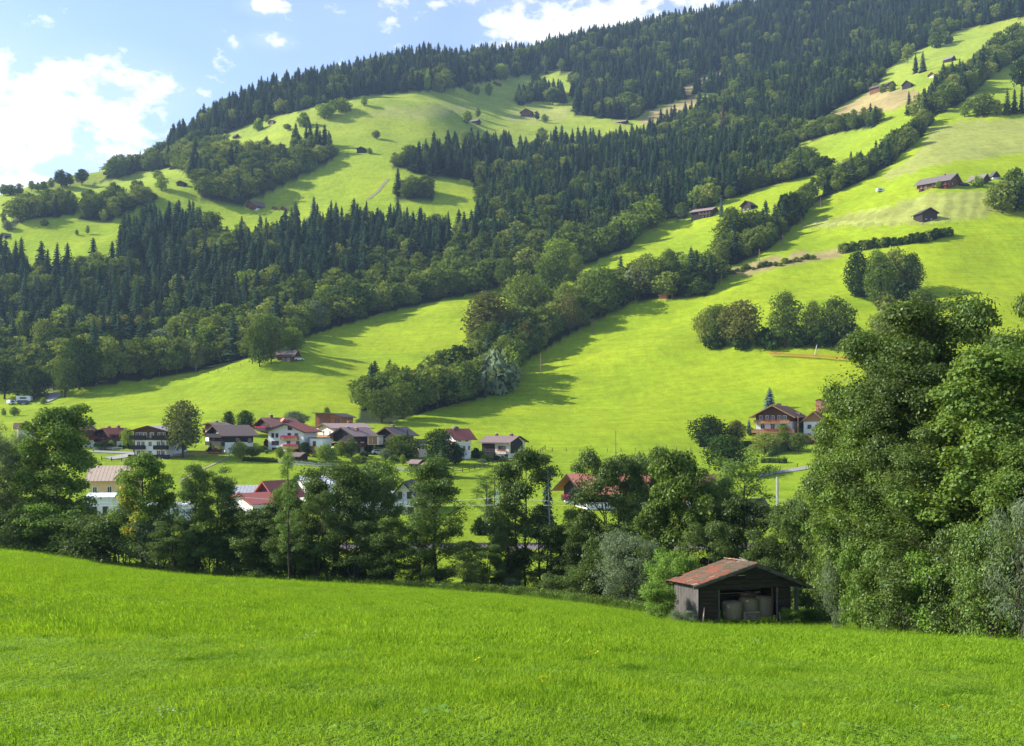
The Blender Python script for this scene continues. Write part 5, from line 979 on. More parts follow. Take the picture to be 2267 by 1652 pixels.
for x in np.arange(-108, 148, .65): zz = g(x, YR)-zr; m.box((x-.12, -1.3, zz+.40), (x+.12, 1.3, zz+.53))
tag(m.build('sleeper', M['old_wood'], rt), kind='stuff')
M['mast'] = pm('mast_paint', (.62, .66, .68), (.45, .50, .53), 3, .6)
mz = g(px(1101, 1, YR)[0], YR-3.4)
ct = thing('catenary_mast', 'white lattice railway mast rising between the river trees', 'mast', (px(1101, 1, YR-3.4)[0], YR-3.4, mz))
m = MB(); hM = 9.6
for sx in (-.22, .22):
    for sy in (-.22, .22): m.bar((sx, sy, -.3), (sx*.7, sy*.7, hM), .09)
for k_ in range(18):
    z0q = k_*.53; s_ = .22 if k_ % 2 else -.22
    m.bar((s_, -.22, z0q), (-s_, -.22, z0q+.53), .05); m.bar((s_, .22, z0q), (-s_, .22, z0q+.53), .05)
m.build('lattice_shaft', M['mast'], ct); MB().bar((0, 0, hM-1.2), (0, 3.4, hM-1.7), .08).bar((0, 0, hM-2.6), (0, 3.2, hM-1.7), .06).build('bracket', M['mast'], ct)
wires = MB()
for zz, sag in ((hM-1.25, .9), (hM-2.5, .1)):
    for i_ in range(-2, 3):
        x0w = ct.location.x+i_*42; P = [(x0w+42*s, YR-.2, mz+zz-sag*4*s*(1-s)) for s in np.linspace(0, 1, 9)]; wires.tube(P, .035, 3, cap=False)
tag(wires.build('catenary_wire', M['bright_wire']), 'pair of railway overhead wires strung past the lattice mast', 'wire')
def fence(pts, ph, label, mat='pole_wood', rails=2, sp=2.6, post=.17, rail=.14, name='fence'):
    P = np.array([hit(u, v) for u, v in pts]); d = np.concatenate([[0], np.cumsum(np.hypot(*np.diff(P[:, :2], axis=0).T))]); n = max(2, int(d[-1]/sp)+1); s = np.linspace(0, d[-1], n)
    X = np.interp(s, d, P[:, 0]); Y = np.interp(s, d, P[:, 1]); Z = H(X, Y); t = thing(name, label, 'fence', (X[0], Y[0], Z[0]))
    pm_ = MB().box((-post/2, -post/2, -.3), (post/2, post/2, ph)).mesh('post', M[mat])
    for i in range(n): link('post', pm_, t, (X[i]-X[0], Y[i]-Y[0], Z[i]-Z[0]), (random.uniform(-.04, .04), random.uniform(-.04, .04), 0))
    for r in range(rails):
        zz = ph*(.45+.45*r) if rails < 3 else ph*(.2+.75*r/(rails-1))
        for i in range(n-1):
            if i >= 90: break
            MB().bar((X[i]-X[0], Y[i]-Y[0]-.09, Z[i]-Z[0]+zz+random.uniform(-.05, .05)), (X[i+1]-X[0], Y[i+1]-Y[0]-.09, Z[i+1]-Z[0]+zz+random.uniform(-.05, .05)), .06, rail).build('rail', M[mat], t)
    return t
fence([(1003, 1047), (1030, 1046), (1060, 1038), (1100, 1028), (1140, 1022), (1170, 1014)], 1.3, 'dark rail fence climbing the meadow below the village', 'old_wood', 2)
fence([(1180, 1014), (1207, 998)], 1.6, 'short dark rail fence behind the bushy hedge at the village end', 'old_wood', 2)
fence([(878, 1041), (910, 1045), (952, 1048)], 1.1, 'grey board fence below the two garden sheds', 'concrete', 3, rail=.2)
fence([(384, 1014), (420, 1012), (460, 1010), (508, 1010)], 1.2, 'orange brown wooden fence in front of the tall birch', 'honey_wood', 2, rail=.2)
fence([(225, 1019), (255, 1021), (292, 1023)], 1.0, 'dark fence beside the pale driveway', 'old_wood', 1)
fence([(206, 997), (240, 997), (270, 998)], 1.0, 'blue grey rail fence below the red roofed chalet', 'metal', 2)
fence([(618, 1026), (650, 1030), (700, 1034), (745, 1034)], 1.0, 'grey plank garden fence with white post caps', 'concrete', 3, rail=.22)
fence([(1223, 1000), (1280, 1000), (1363, 1001), (1440, 1000), (1484, 998), (1560, 1000)], 1.3, 'line of thin pasture posts crossing the meadow', 'pole_wood', 0, 4.2, .2)
fence([(1180, 1062), (1215, 1052)], 1.2, 'short row of pasture posts below the rail fence', 'old_wood', 0, 3)
fence([(1690, 1050), (1730, 1042), (1765, 1036)], 1.2, 'posts along the narrow lane', 'old_wood', 0, 4)

fence([(1778, 508), (1850, 503), (1950, 500), (2050, 499), (2120, 498)], 1.2, 'thin fence posts along the lower edge of the mown field', 'pole_wood', 0, 6, .2)
fence([(560, 806), (500, 820), (440, 832), (380, 845), (330, 850)], 1.2, 'pasture posts along the lower wood edge left of the knoll', 'pole_wood', 0, 5, .2)
fence([(2110, 268), (2050, 300), (1990, 350)], 1.2, 'pasture posts under the upper right tree belt', 'pole_wood', 0, 8, .2)
x, y, z = hit(2040, 424); wp = thing('wood_stack', 'row of stacked firewood in front of the big red farmhouse', 'firewood', (x-2, y-1, z))
for k_ in range(5): MB().box((k_*1.7, 0, -.4), (k_*1.7+1.5, 1, 1.1+.2*(k_ % 2))).build('stack', M[('honey_wood', 'red_wood', 'concrete')[k_ % 3]], wp)
# ------------------------------------------------------------------ vehicles
M['car_white'] = pm('white_paint', (.75, .76, .78), rough=.3, spec=.5); M['car_blue'] = pm('blue_paint', (.02, .05, .14), rough=.3, spec=.5); M['tyre'] = pm('tyre', (.02, .02, .02), rough=.8); M['car_red'] = pm('red_paint', (.35, .03, .03), rough=.3)
def car(u, v, ln, hgt, rz, mat, label, van=False, name='parked_car', cat='car'):
    x, y, z = hit(u, v); t = thing(name, label, cat, (x, y, z+.05), rz); w = 1.75 if not van else 2.1
    if van: pr = [(-ln/2, .35), (ln/2, .35), (ln/2, hgt*.5), (ln/2-.5, hgt*.62), (ln/2-.9, hgt), (-ln/2, hgt)]
    else: pr = [(-ln/2, .3), (ln/2, .3), (ln/2, .7), (ln/2-.9, .88), (ln/2-1.6, hgt), (-ln/2+.9, hgt), (-ln/2+.1, .9)]
    MB().prism(pr[::-1], -w/2, w/2).build('body', M[mat], t)
    MB().prism(([(-ln/2+.5, .98*hgt*.62), (ln/2-1.2, .98*hgt*.62), (ln/2-1.7, hgt*.93), (-ln/2+1.0, hgt*.93)] if not van else [(ln/2-2, hgt*.6), (ln/2-.75, hgt*.6), (ln/2-1.0, hgt*.92), (ln/2-2, hgt*.92)])[::-1], -w/2-.02, w/2+.02).build('side_window', M['glass'], t)
    for sx in (-ln*.31, ln*.31):
        for sy in (-w/2+.05, w/2-.05): MB().tube([(sx, sy-.1, .32), (sx, sy+.1, .32)], .33, 10).build('wheel', M['tyre'], t)
    return t
car(662, 799, 4.4, 1.5, .35, 'car_white', 'white car parked beside the dark log hut on the knoll')
car(52, 896, 4.6, 1.9, .2, 'car_blue', 'dark blue van parked in front of the pale trailer', True)
def trailer(u, v, ln, h, rz, label):
    x, y, z = hit(u, v); t = thing('trailer', label, 'trailer', (x, y, z+.05), rz)
    MB().prism([(-ln/2, .5), (ln/2-.4, .5), (ln/2, 1.2), (ln/2-.3, h), (-ln/2+.2, h)][::-1], -1.1, 1.1).build('body', M['car_white'], t); MB().box((-ln*.25, -1.13, h*.5), (ln*.2, -1.1, h*.82)).build('window', M['glass'], t)
    for sy in (-1, 1): MB().tube([(0, sy-.1, .32), (0, sy+.1, .32)], .32, 10).build('wheel', M['tyre'], t)
    MB().bar((ln/2-.4, 0, .55), (ln/2+1.0, 0, .5), .1).build('drawbar', M['metal'], t)
car(312, 1003, 4.2, 1.5, .1, 'car_blue', 'blue car parked beside the apartment house'); car(838, 1006, 4.2, 1.5, .3, 'car_white', 'pale car parked right of the rosy roofed chalet')
for (u, v, lb) in ((505, 1012, 'left of two white satellite dishes at the end of the wooden fence'), (511, 1012, 'right of two white satellite dishes at the end of the wooden fence')):
    x, y, z = hit(u, v); t = thing('satellite_dish', lb, 'dish', (x, y, z)); MB().tube([(0, 0, -.2), (0, 0, 1.1)], .06, 6).build('pole', M['metal'], t)
    MB().tube([(0, .12, 1.6), (0, .02, 1.62), (0, -.06, 1.64)], [.15, .42, .52], 14).build('dish', M['car_white'], t)
trailer(54, 891, 6.5, 2.8, .05, 'long pale trailer at the wood edge on the left'); trailer(24, 896, 3.0, 2.1, 1.2, 'small grey trailer left of the blue van')
trailer(1948, 426, 4.6, 2.3, .1, 'white caravan left of the big red farmhouse'); car(2131, 411, 4.3, 1.5, .1, 'car_red', 'red car parked right of the big red farmhouse'); car(2138, 412, 4.3, 1.5, .1, 'car_blue', 'dark car parked next to the red one')
# ------------------------------------------------------------------ near trees: trunk and limbs grown, leaves set in clumps along the twigs
def grow(name, seed, h, cr, cb, stems=1, nl=15000, L0=.22, W0=.15, limbs=20, droop=.0, prof=.7, clump=.5, flat=.6, bark='bark', leafm='maple', up=.5, tr=None, sub=5):
    clump *= 1.35; flat = min(1.1, flat*1.3); nl = int(nl*1.45); limbs = int(limbs*1.15)
    rng = np.random.default_rng(seed); segs = []; tips = []; tw = []
    tr = tr or h*.018
    for s in range(stems):
        a0 = rng.uniform(0, 6.28); lean = 0 if stems == 1 else rng.uniform(.12, .35); hh = h*rng.uniform(.86, 1.0) if s else h
        n = 9; z = np.linspace(0, hh*.96, n); wob = np.cumsum(rng.normal(0, h*.008, (n, 2)), 0); wob -= wob[0]
        off = (z/hh)**1.2*cr*lean; px_ = math.cos(a0)*off+wob[:, 0]; py_ = math.sin(a0)*off+wob[:, 1]
        bs = .0 if stems == 1 else .35; pts = [(px_[i]+bs*math.cos(a0), py_[i]+bs*math.sin(a0), z[i]-(.4 if i == 0 else 0)) for i in range(n)]
        rr = tr/math.sqrt(stems)*(1-.9*(z/hh))**.9+.01; rr[0] *= 1.35; segs.append((pts, list(rr), 7))
        pts = np.array(pts)
        for i in range(max(5, limbs//stems)):
            f = (i+rng.uniform(0, .9))/max(5, limbs//stems); zz = cb*h+(hh*.95-cb*h)*f**.9
            k = np.interp(zz, z, np.arange(n)); b = np.array([np.interp(k, np.arange(n), pts[:, j]) for j in range(3)])
            env = (.72+1.0*f) if f < .28 else max(.05, 1-((f-.28)/.74)**1.25)**(1.05*prof); ln = cr*env*rng.uniform(.65, 1.12); az = i*2.4+rng.uniform(-.5, .5)+a0
            if stems > 1: az = a0+rng.uniform(-1.9, 1.9)
            el = up+.5*f+rng.uniform(-.15, .2); q = []; m = 5
            for j in range(m+1):
                t = j/m; rad = ln*t; q.append(b+np.array([math.cos(az+.25*t*math.sin(seed+i))*rad, math.sin(az+.25*t*math.sin(seed+i))*rad, rad*math.tan(el)*(1-.35*t)*.8-droop*ln*t*t]))
            q = np.array(q); r0 = tr*.34*(1-f*.6)*(ln/cr)**.5; segs.append(([tuple(x) for x in q], list(np.linspace(r0, r0*.18+.006, m+1)), 5))
            for j in range(sub+1):
                t = .32+.68*(j+.5)/(sub+1); c = np.array([np.interp(t*m, np.arange(m+1), q[:, d]) for d in range(3)]); a2 = az+(1 if j % 2 else -1)*rng.uniform(.5, 1.3); l2 = ln*.40*(1.15-t)*rng.uniform(.7, 1.3)+.35
                e = c+np.array([math.cos(a2)*l2, math.sin(a2)*l2, l2*rng.uniform(-.45, .95)-droop*l2]); segs.append(([tuple(c), tuple((c+e)/2+np.array([0, 0, .05*l2])), tuple(e)], [r0*.28+.006, r0*.18+.004, .004], 3))
                for tt in (.35, .7, 1.0): tips.append(c+(e-c)*tt); tw.append(.7+tt*.5)
            tips.append(q[-1]); tw.append(1.4)
    mb = MB()
    for p, r, k in segs: mb.tube(p, r, k, cap=False)
    tips = np.array(tips); tw = np.array(tw); idx = rng.choice(len(tips), nl, p=tw/tw.sum())
    sg = clump*rng.uniform(.6, 1.3, len(tips))[idx][:, None]; d = rng.normal(0, 1, (nl, 3)); d /= np.linalg.norm(d, axis=1)[:, None]; d = d*rng.uniform(.2, 1, (nl, 1))**.6*np.array([1, 1, flat]); c = tips[idx]+d*sg*1.25
    nr = np.tile([0, 0, 1.0], (nl, 1))+.35*d
    nb = int(nl*.6); nc = max(40, int(len(tips)*.16)); ci = rng.choice(len(tips), nc, replace=False); wsel = rng.integers(0, nc, nb); cr_ = rng.uniform(.75, 1.35, nc)*clump*1.25
    dd = rng.normal(0, 1, (nb, 3)); dd[:, 2] = np.abs(dd[:, 2])*1.0-.25*rng.uniform(0, 1, nb); dd /= np.linalg.norm(dd, axis=1)[:, None]
    c[:nb] = tips[ci][wsel]+dd*cr_[wsel][:, None]*rng.uniform(.72, 1.08, (nb, 1))*np.array([1, 1, .72])-np.array([0, 0, .15]); nr[:nb] = dd+np.array([0, 0, .3])
    c[:, 2] = np.maximum(c[:, 2], .08); V, Q = leaves(c, nr, L0, W0, rng, .55)
    trunk = mb.mesh('trunk', M[bark], True); crown = join_mesh('crown', [(V, Q, 0)], [LM[leafm]])
    return dict(t=trunk, c=crown, h=h, cr=cr)
G = {
 'maple_a': grow('maple', 1, 18, 5.6, .08, nl=26000, L0=.30, W0=.25, limbs=34, prof=.55, clump=.75, leafm='maple'),
 'maple_b': grow('maple', 2, 16, 5.0, .10, nl=22000, L0=.30, W0=.25, limbs=30, prof=.6, clump=.7, leafm='maple_gold'),
 'ash_a': grow('ash', 3, 15, 3.9, .10, nl=22000, L0=.30, W0=.10, limbs=30, prof=.6, clump=.6, leafm='ash', up=.75),
 'ash_b': grow('ash', 4, 15, 4.4, .14, stems=2, nl=18000, L0=.30, W0=.10, limbs=34, prof=.6, clump=.6, leafm='ash', up=.7),
 'alder_a': grow('alder', 5, 14, 5.0, .06, stems=4, nl=26000, L0=.20, W0=.15, limbs=44, prof=.6, clump=.6, leafm='alder'),
 'alder_b': grow('alder', 6, 14, 4.2, .07, stems=3, nl=17000, L0=.20, W0=.15, limbs=36, prof=.6, clump=.6, leafm='alder'),
 'olive_a': grow('maple', 7, 15, 4.6, .07, stems=2, nl=19000, L0=.26, W0=.20, limbs=36, prof=.55, clump=.65, leafm='olive'),
 'willow_a': grow('willow', 8, 12, 4.6, .10, stems=3, nl=22000, L0=.24, W0=.055, limbs=36, prof=.5, clump=.6, leafm='willow', droop=.25, flat=1.0),
 'hazel_a': grow('hazel', 9, 5, 2.6, .03, stems=6, nl=9500, L0=.17, W0=.14, limbs=42, prof=.5, clump=.42, leafm='hazel', tr=.09),
 'hazel_b': grow('hazel', 10, 5, 2.6, .03, stems=6, nl=9000, L0=.18, W0=.11, limbs=42, prof=.5, clump=.42, leafm='ash', tr=.09),
 'hazel_c': grow('hazel', 11, 5, 2.6, .03, stems=5, nl=9000, L0=.20, W0=.06, limbs=42, prof=.5, clump=.42, leafm='willow', tr=.09),
 'hazel_d': grow('hazel', 12, 5, 2.8, .03, stems=6, nl=9000, L0=.17, W0=.13, limbs=42, prof=.5, clump=.42, leafm='alder', tr=.09),
 'big_a': grow('big_maple', 13, 18, 6.0, .07, nl=46000, L0=.24, W0=.20, limbs=46, prof=.5, clump=.72, leafm='maple', sub=6),
 'big_b': grow('big_olive', 14, 19, 5.8, .07, stems=2, nl=44000, L0=.21, W0=.15, limbs=46, prof=.5, clump=.66, leafm='olive', sub=6),
 'big_c': grow('big_ash', 15, 18, 5.4, .07, stems=3, nl=42000, L0=.22, W0=.12, limbs=46, prof=.5, clump=.66, leafm='ash', sub=6),
 'sparse_a': grow('sparse', 19, 14, 3.2, .2, nl=5200, L0=.28, W0=.11, limbs=22, prof=.5, clump=.45, leafm='ash', up=.8),
}
def near_tree(key, u, vtop, Y, width=None, label='', rz=0, cat='tree', name=None, group=None, vb=None):
    g_ = G[key]; X = (u-UC)/F*Y; zb = g(X, Y)
    if vb is not None: X, Y, zb = hit(u, vb, Y < 118)
    h = (VH-vtop)/F*Y-zb; sz = h/g_['h']; sx = sz if width is None else (width/F*Y/2)/(g_['cr']*.92)
    nm = name or {'hazel': 'shrub', 'alder': 'alder_tree', 'maple': 'maple_tree', 'ash': 'ash_tree', 'willow': 'willow_tree', 'birch': 'birch_tree', 'big': 'leafy_tree', 'olive': 'leafy_tree', 'garden': 'garden_tree', 'sparse': 'sapling_tree'}[key.split('_')[0]]
    t = thing(nm, label, cat, (X, Y, zb), rz, group); t.scale = (sx, sx, sz); link('trunk', g_['t'], t); link('crown', g_['c'], t); return t
NT = [
 ('maple_a', 122, 912, 116, 178, 'tall broad dark maple left of the peach house', 0), ('alder_a', 60, 1000, 120, 120, 'dark alder at the left foot of the tall maple', 1), ('willow_a', 12, 950, 124, 130, 'pale grey green willow at the left picture edge', 2), ('willow_a', -60, 930, 116, 160, 'willow half outside the left picture edge', 1),
 ('alder_b', 20, 1100, 117, 110, 'dark alder under the willow at the left edge', 4), ('ash_a', 178, 1130, 112, 70, 'narrow ash right under the tall maple', 3), ('maple_b', 322, 1010, 107, 128, 'maple with golden autumn patches in front of the white building', 1), ('alder_b', 232, 1165, 112, 90, 'low alder left of the golden patched maple', 5),
 ('ash_a', 428, 1052, 104, 95, 'ash with upright boughs right of the golden maple', 2.2), ('ash_b', 478, 1060, 105, 90, 'second upright ash left of the crimson roofs', .5), ('alder_b', 520, 1125, 106, 100, 'low dark alder in front of the crimson roofs', 2), ('olive_a', 575, 1115, 104, 120, 'olive green tree below the crimson roofs', 3),
 ('sparse_a', 641, 1030, 97, 60, 'thin sapling with bare lower stem rising over the roofs', 1), ('olive_a', 668, 1075, 104, 100, 'olive green tree right of the thin sapling', 5), ('alder_a', 735, 1030, 106, 190, 'dark many stemmed alder, left of the central cluster', .3), ('alder_a', 815, 1028, 107, 180, 'dark many stemmed alder in the middle of the central cluster', 2.6), ('alder_b', 850, 1062, 104, 70, 'dark alder at the right of the central cluster', 1.1), ('alder_b', 700, 1085, 100, 80, 'slender dark alder at the left of the central cluster', 3.9),
 ('ash_a', 968, 1040, 98, 132, 'broad ash between the gabled white house and the lattice mast', 5.1), ('ash_b', 928, 1160, 97, 80, 'low ash leaning left of the broad ash', 1.3), ('alder_b', 1035, 1195, 95, 90, 'low crooked alder in front of the railway', 2), ('alder_b', 1075, 1205, 94, 70, 'small leaning alder left of the lattice mast', 4),
 ('olive_a', 1160, 1006, 100, 128, 'tall olive green tree right of the lattice mast', 1), ('olive_a', 1195, 1150, 97, 120, 'low olive tree at the foot of the dead birch', 4), ('ash_b', 1130, 1160, 96, 80, 'bushy ash below the tall olive tree', 3),
 ('alder_a', 1358, 1006, 98, 165, 'grey green alder with wide crown before the orange roof', 4.2), ('alder_a', 1425, 1002, 100, 135, 'wide grey green alder right of its neighbour before the orange roof', 1.9), ('alder_b', 1290, 1125, 97, 90, 'dark alder beside the dead birch', .6), ('maple_a', 1505, 1010, 92, 155, 'bright leafy maple above the log barn bush', 2.5), ('maple_a', 1450, 1120, 92, 100, 'low maple left of the bright leafy maple', 4.5),
 ('ash_b', 1595, 1060, 94, 120, 'dark ash behind the barn roof', 5), ('sparse_a', 1650, 1045, 96, 150, 'open crowned tree with spreading boughs left of the concrete pole', 2), ('olive_a', 1655, 1110, 90, 150, 'dense tree behind the barn ridge', .4), ('olive_a', 1740, 1120, 84, 120, 'dense olive tree behind the right barn eave', 3.3), ('ash_b', 1790, 1120, 82, 110, 'dark ash right of the barn eave', 1.7), ('alder_b', 1700, 1170, 84, 110, 'dark low tree behind the barn', 1), ('alder_b', 1560, 1150, 86, 110, 'dark low tree behind the left barn roof', 3.1),
 ('hazel_c', 1395, 1195, 84, 120, 'grey green bushy willow left of the barn bush', 1), ('hazel_b', 1330, 1210, 88, 80, 'bushy ash beside the bushy willow', 2),
 ('olive_a', 612, 1135, 103, 120, 'low olive tree before the lower crimson roof', 2.3), ('ash_b', 655, 1160, 101, 110, 'low ash filling the gap by the thin sapling', 4.4), ('alder_b', 780, 1150, 100, 120, 'low alder in the shade of the central cluster', 3.3), ('olive_a', 868, 1150, 99, 100, 'low olive tree at the right foot of the central cluster', .9), ('alder_b', 395, 1150, 104, 110, 'low alder between the golden maple and the ash', 1.4), ('olive_a', 1325, 1150, 95, 110, 'low olive tree under the wide alders', 4.9), ('ash_b', 1425, 1130, 95, 110, 'low ash under the wide alders', 2.8), ('alder_b', 90, 1120, 114, 120, 'low dark alder before the tall broad maple', 5.2), ('olive_a', 1255, 1190, 95, 80, 'small olive tree right of the dead birch', 3.6),
 # dark mass on the right
 ('big_b', 2090, 690, 64, 400, 'tallest brown green tree of the foreground foliage', 2.9), ('big_a', 2232, 800, 50, 380, 'broad maple filling the right picture edge', .7), ('big_b', 1958, 775, 67, 260, 'olive tree at the upper left shoulder of the foreground foliage', 5.5), ('big_c', 2215, 672, 63, 330, 'tree behind the broad maple at the right edge', 4), ('big_b', 2040, 830, 58, 290, 'olive tree in the middle of the foreground foliage', 4.8), ('big_a', 1888, 875, 69, 180, 'leafy tree jutting left of the foreground foliage', 2.1),
 ('big_a', 1856, 1000, 72, 145, 'lower tree between the barn and the foreground foliage', 4.1), ('big_a', 1925, 950, 61, 230, 'dark leafy tree right of the barn', 3.2), ('big_b', 2110, 960, 51, 300, 'low boughed olive tree in the foreground foliage', 2.2), ('big_b', 2320, 668, 58, 300, 'tree partly outside the right picture edge', 1.6), ('big_b', 1856, 1080, 71, 110, 'narrow tree right behind the barn', 2.4), ('big_a', 2290, 990, 46, 240, 'low boughed maple at the right picture edge', 3.9), ('big_a', 1990, 1060, 56, 200, 'low leafy tree in the foreground foliage right of the barn', 1.9),
 ('hazel_c', 1868, 1190, 61, 80, 'grey green willow bush right of the barn', .5), ('hazel_a', 1905, 1215, 58, 90, 'green bush at the foot of the foreground foliage', 2), ('hazel_b', 1960, 1215, 55, 110, 'dark bush at the foot of the foreground foliage', 1), ('hazel_d', 2010, 1250, 53, 100, 'low dark bush at the foot of the foreground foliage', 4), ('hazel_a', 2075, 1240, 51, 120, 'leafy bush at the foot of the broad maple', 3), ('hazel_d', 2130, 1200, 49, 130, 'dark bush under the broad maple', .3), ('hazel_b', 2200, 1190, 46, 140, 'silvery bush near the right picture edge', 5), ('hazel_c', 2262, 1130, 43, 130, 'tall silvery bush at the right picture edge', 3.5), ('hazel_b', 1842, 1300, 66, 50, 'small bush right of the barn post', 2.2),
]
for (k, u, vt, Y, w, lb, rz) in NT: near_tree(k, u, vt, Y, w, lb, rz, cat='bush' if k.startswith('hazel') else 'tree')
# undergrowth shrubs along the edge of the field
er = np.random.default_rng(5)
EU = np.array(COLS, float); EV = np.array([e[0] for e in EDGE[:]], float)[:len(EU)]; EYY = np.array([e[1] for e in EDGE], float)[:len(EU)]
def edge(u): return float(pchip(EU, EV, u)), float(pchip(EU, EYY, u))
kk = ['hazel_d', 'hazel_b', 'hazel_d', 'hazel_a', 'hazel_b', 'hazel_d', 'hazel_c', 'hazel_b']
i_ = 0; u = -40.0
while u < 1480:
    ve, Ye = edge(u)
    gap = 890 < u < 905 or 1030 < u < 1110 or 1200 < u < 1235
    hp_ = er.uniform(60, 125) if u < 660 else (er.uniform(18, 52) if u < 1290 else er.uniform(40, 80))
    Y = Ye+er.uniform(3.0, 7.5); w = hp_*er.uniform(.9, 1.5)
    wh = ['under the willow at the left edge', 'at the foot of the tall dark maple', 'at the foot of the golden patched maple', 'below the upright ash trees', 'below the olive trees before the crimson roofs', 'under the central cluster of dark alders', 'under the broad ash', 'under the tall olive tree by the lattice mast', 'near the foot of the dead birch', 'left of the barn below the wide alders'][int(np.searchsorted([40, 200, 370, 520, 690, 890, 1040, 1190, 1280], u))]
    lb_ = '%s shrub in the field edge undergrowth %s' % ({'a': 'bright', 'b': 'feathery', 'c': 'silvery', 'd': 'dark'}[kk[i_ % len(kk)][-1]], wh)
    near_tree(kk[i_ % len(kk)], u, ve-hp_, Y, w, lb_, er.uniform(0, 6), 'bush', 'shrub', lb_)
    u += w*(.48 if u < 660 else .8)+er.uniform(0, 8 if u < 660 else 26); i_ += 1
# village gardens: key, u, vtop, Y or v base, width, label
GT = [
 ('birch_a', 405, 878, 1014, 82, 'tall airy birch right of the apartment house', 0, 'tree'), ('garden_a', 152, 912, 985, 66, 'round tree behind the tall maple top', 1, 'tree'), ('garden_b', 507, 905, 962, 34, 'light airy tree left of the dark round one behind the roofs', 2, 'tree'), ('garden_a', 543, 904, 965, 42, 'dark green round tree behind the black timber chalet', 3, 'tree'), ('garden_b', 652, 908, 948, 44, 'silvery round tree behind the oxblood roof', 1, 'tree'),
 ('garden_a', 724, 898, 932, 19, 'little tree above the modern timber house', 2, 'tree'), ('garden_a', 560, 985, 1014, 34, 'small leafy tree left of the big white house', 5, 'tree'), ('garden_a', 532, 975, 1014, 30, 'garden tree before the white side wall of the black chalet', 2, 'tree'), ('garden_b', 620, 985, 1017, 26, 'thin garden tree before the big white house', 1, 'tree'), ('garden_a', 674, 976, 1004, 24, 'dark young tree at the corner of the big white house', 4, 'tree'),
 ('garden_b', 722, 980, 1022, 36, 'fruit tree on the lawn right of the garden shed', 3, 'tree'), ('garden_b', 756, 972, 1012, 34, 'fruit tree before the rosy roofed chalet', 1, 'tree'), ('garden_a', 778, 968, 1012, 34, 'second fruit tree before the rosy roofed chalet', 2.2, 'tree'), ('garden_a', 888, 960, 1014, 64, 'rounded tree in front of the black gabled chalet', 1, 'tree'), ('garden_b', 853, 990, 1022, 34, 'pale round bush left of the rounded tree', 1.5, 'bush'),
 ('garden_a', 972, 944, 1030, 66, 'big dark garden tree left of the white house with the red roof', .3, 'tree'), ('garden_a', 1008, 978, 1028, 34, 'smaller tree right of the big dark garden tree', 2, 'tree'), ('garden_b', 892, 1003, 1031, 18, 'tiny sapling on the lawn left of the sheds', 2, 'tree'), ('garden_b', 1015, 1010, 1027, 12, 'small sapling on the lawn by the white house', 4, 'tree'),
 ('garden_a', 230, 975, 996, 28, 'dark bush left of the red roofed chalet garden', 2, 'bush'), ('garden_a', 247, 972, 994, 20, 'green bush before the red roofed chalet', 3, 'bush'), ('garden_b', 282, 945, 994, 30, 'loose tree between the red roofed chalet and the apartment house', 4, 'tree'),
 ('garden_a', 1572, 918, 990, 66, 'olive tree above the dark hedge left of the flowered chalet', 2, 'tree'), ('garden_b', 1630, 925, 985, 56, 'browning tree left of the flowered chalet', 3, 'tree'), ('olive_a', 1608, 956, 1056, 96, 'big dark rounded tree on the meadow before the flowered chalet', 1, 'tree'), ('garden_a', 1695, 955, 1003, 52, 'left fruit tree below the flowered chalet', 0, 'tree'), ('garden_a', 1735, 952, 997, 44, 'middle fruit tree below the flowered chalet', 2, 'tree'), ('garden_a', 1768, 955, 1000, 44, 'right fruit tree below the flowered chalet', 4, 'tree'), ('garden_b', 1735, 938, 972, 26, 'light green shrub before the flower balcony', 3, 'bush'),
 ('sparse_a', 1075, 1062, 1185, 70, 'light feathery tree behind the railway', 3, 'tree'),
]
for gi_, (k, u, vt, vb, w, lb, rz, ct_) in enumerate(GT):
    if k[0] in 'gob':
        x, y, z = hit(u, vb); h = (vb-vt)/F*y; mt = {'garden_a': 'broad', 'garden_b': 'light', 'olive_a': 'dark', 'birch_a': 'birch'}[k]
        if 'brown' in lb: mt = 'autumn'
        if 'pale' in lb or 'silvery' in lb or 'light airy' in lb: mt = 'willow'
        if 'dark' in lb: mt = 'dark'
        sh = 'fine'; put_tree('garden_bush' if ct_ == 'bush' else 'garden_tree', tmesh(sh, gi_, mt), x, y, z-.15, h, w/F*y/h/WEXT[sh], rz, lb, ct_)
    else: near_tree(k, u, vt, 300, w, lb, rz, cat=ct_, vb=vb)
for (kd, u, vb, hp_, wp, lb, mt) in [('finespruce', 977, 1056, 64, 48, 'dark garden spruce below the big dark garden tree', 'spruce'), ('finespruce', 1704, 906, 50, 33, 'blue green spruce behind the flowered chalet', 'blue'), ('finespruce', 1658, 958, 30, 16, 'small blue spruce left of the flowered chalet', 'blue'), ('finespruce', 1212, 1165, 142, 34, 'tall dark spruce behind the dead birch', 'spruce'), ('finespruce', 1084, 1180, 100, 46, 'dark spruce behind the lattice mast', 'spruce'), ('finespruce', 902, 1014, 66, 22, 'conical conifer before the grey roof of the black gabled chalet', 'spruce'), ('finespruce', 466, 1004, 28, 16, 'small spruce left of the black timber chalet', 'spruce'),
      ('fine', 1170, 1019, 62, 30, 'x', 'copper')]:
    if lb == 'x': continue
    x, y, z = hit(u, vb); h = hp_/F*y; put_tree('spruce_tree', tmesh(kd, int(u), mt), x, y, z-.2, h, wp/hp_/WEXT[kd], u, lb, 'tree')
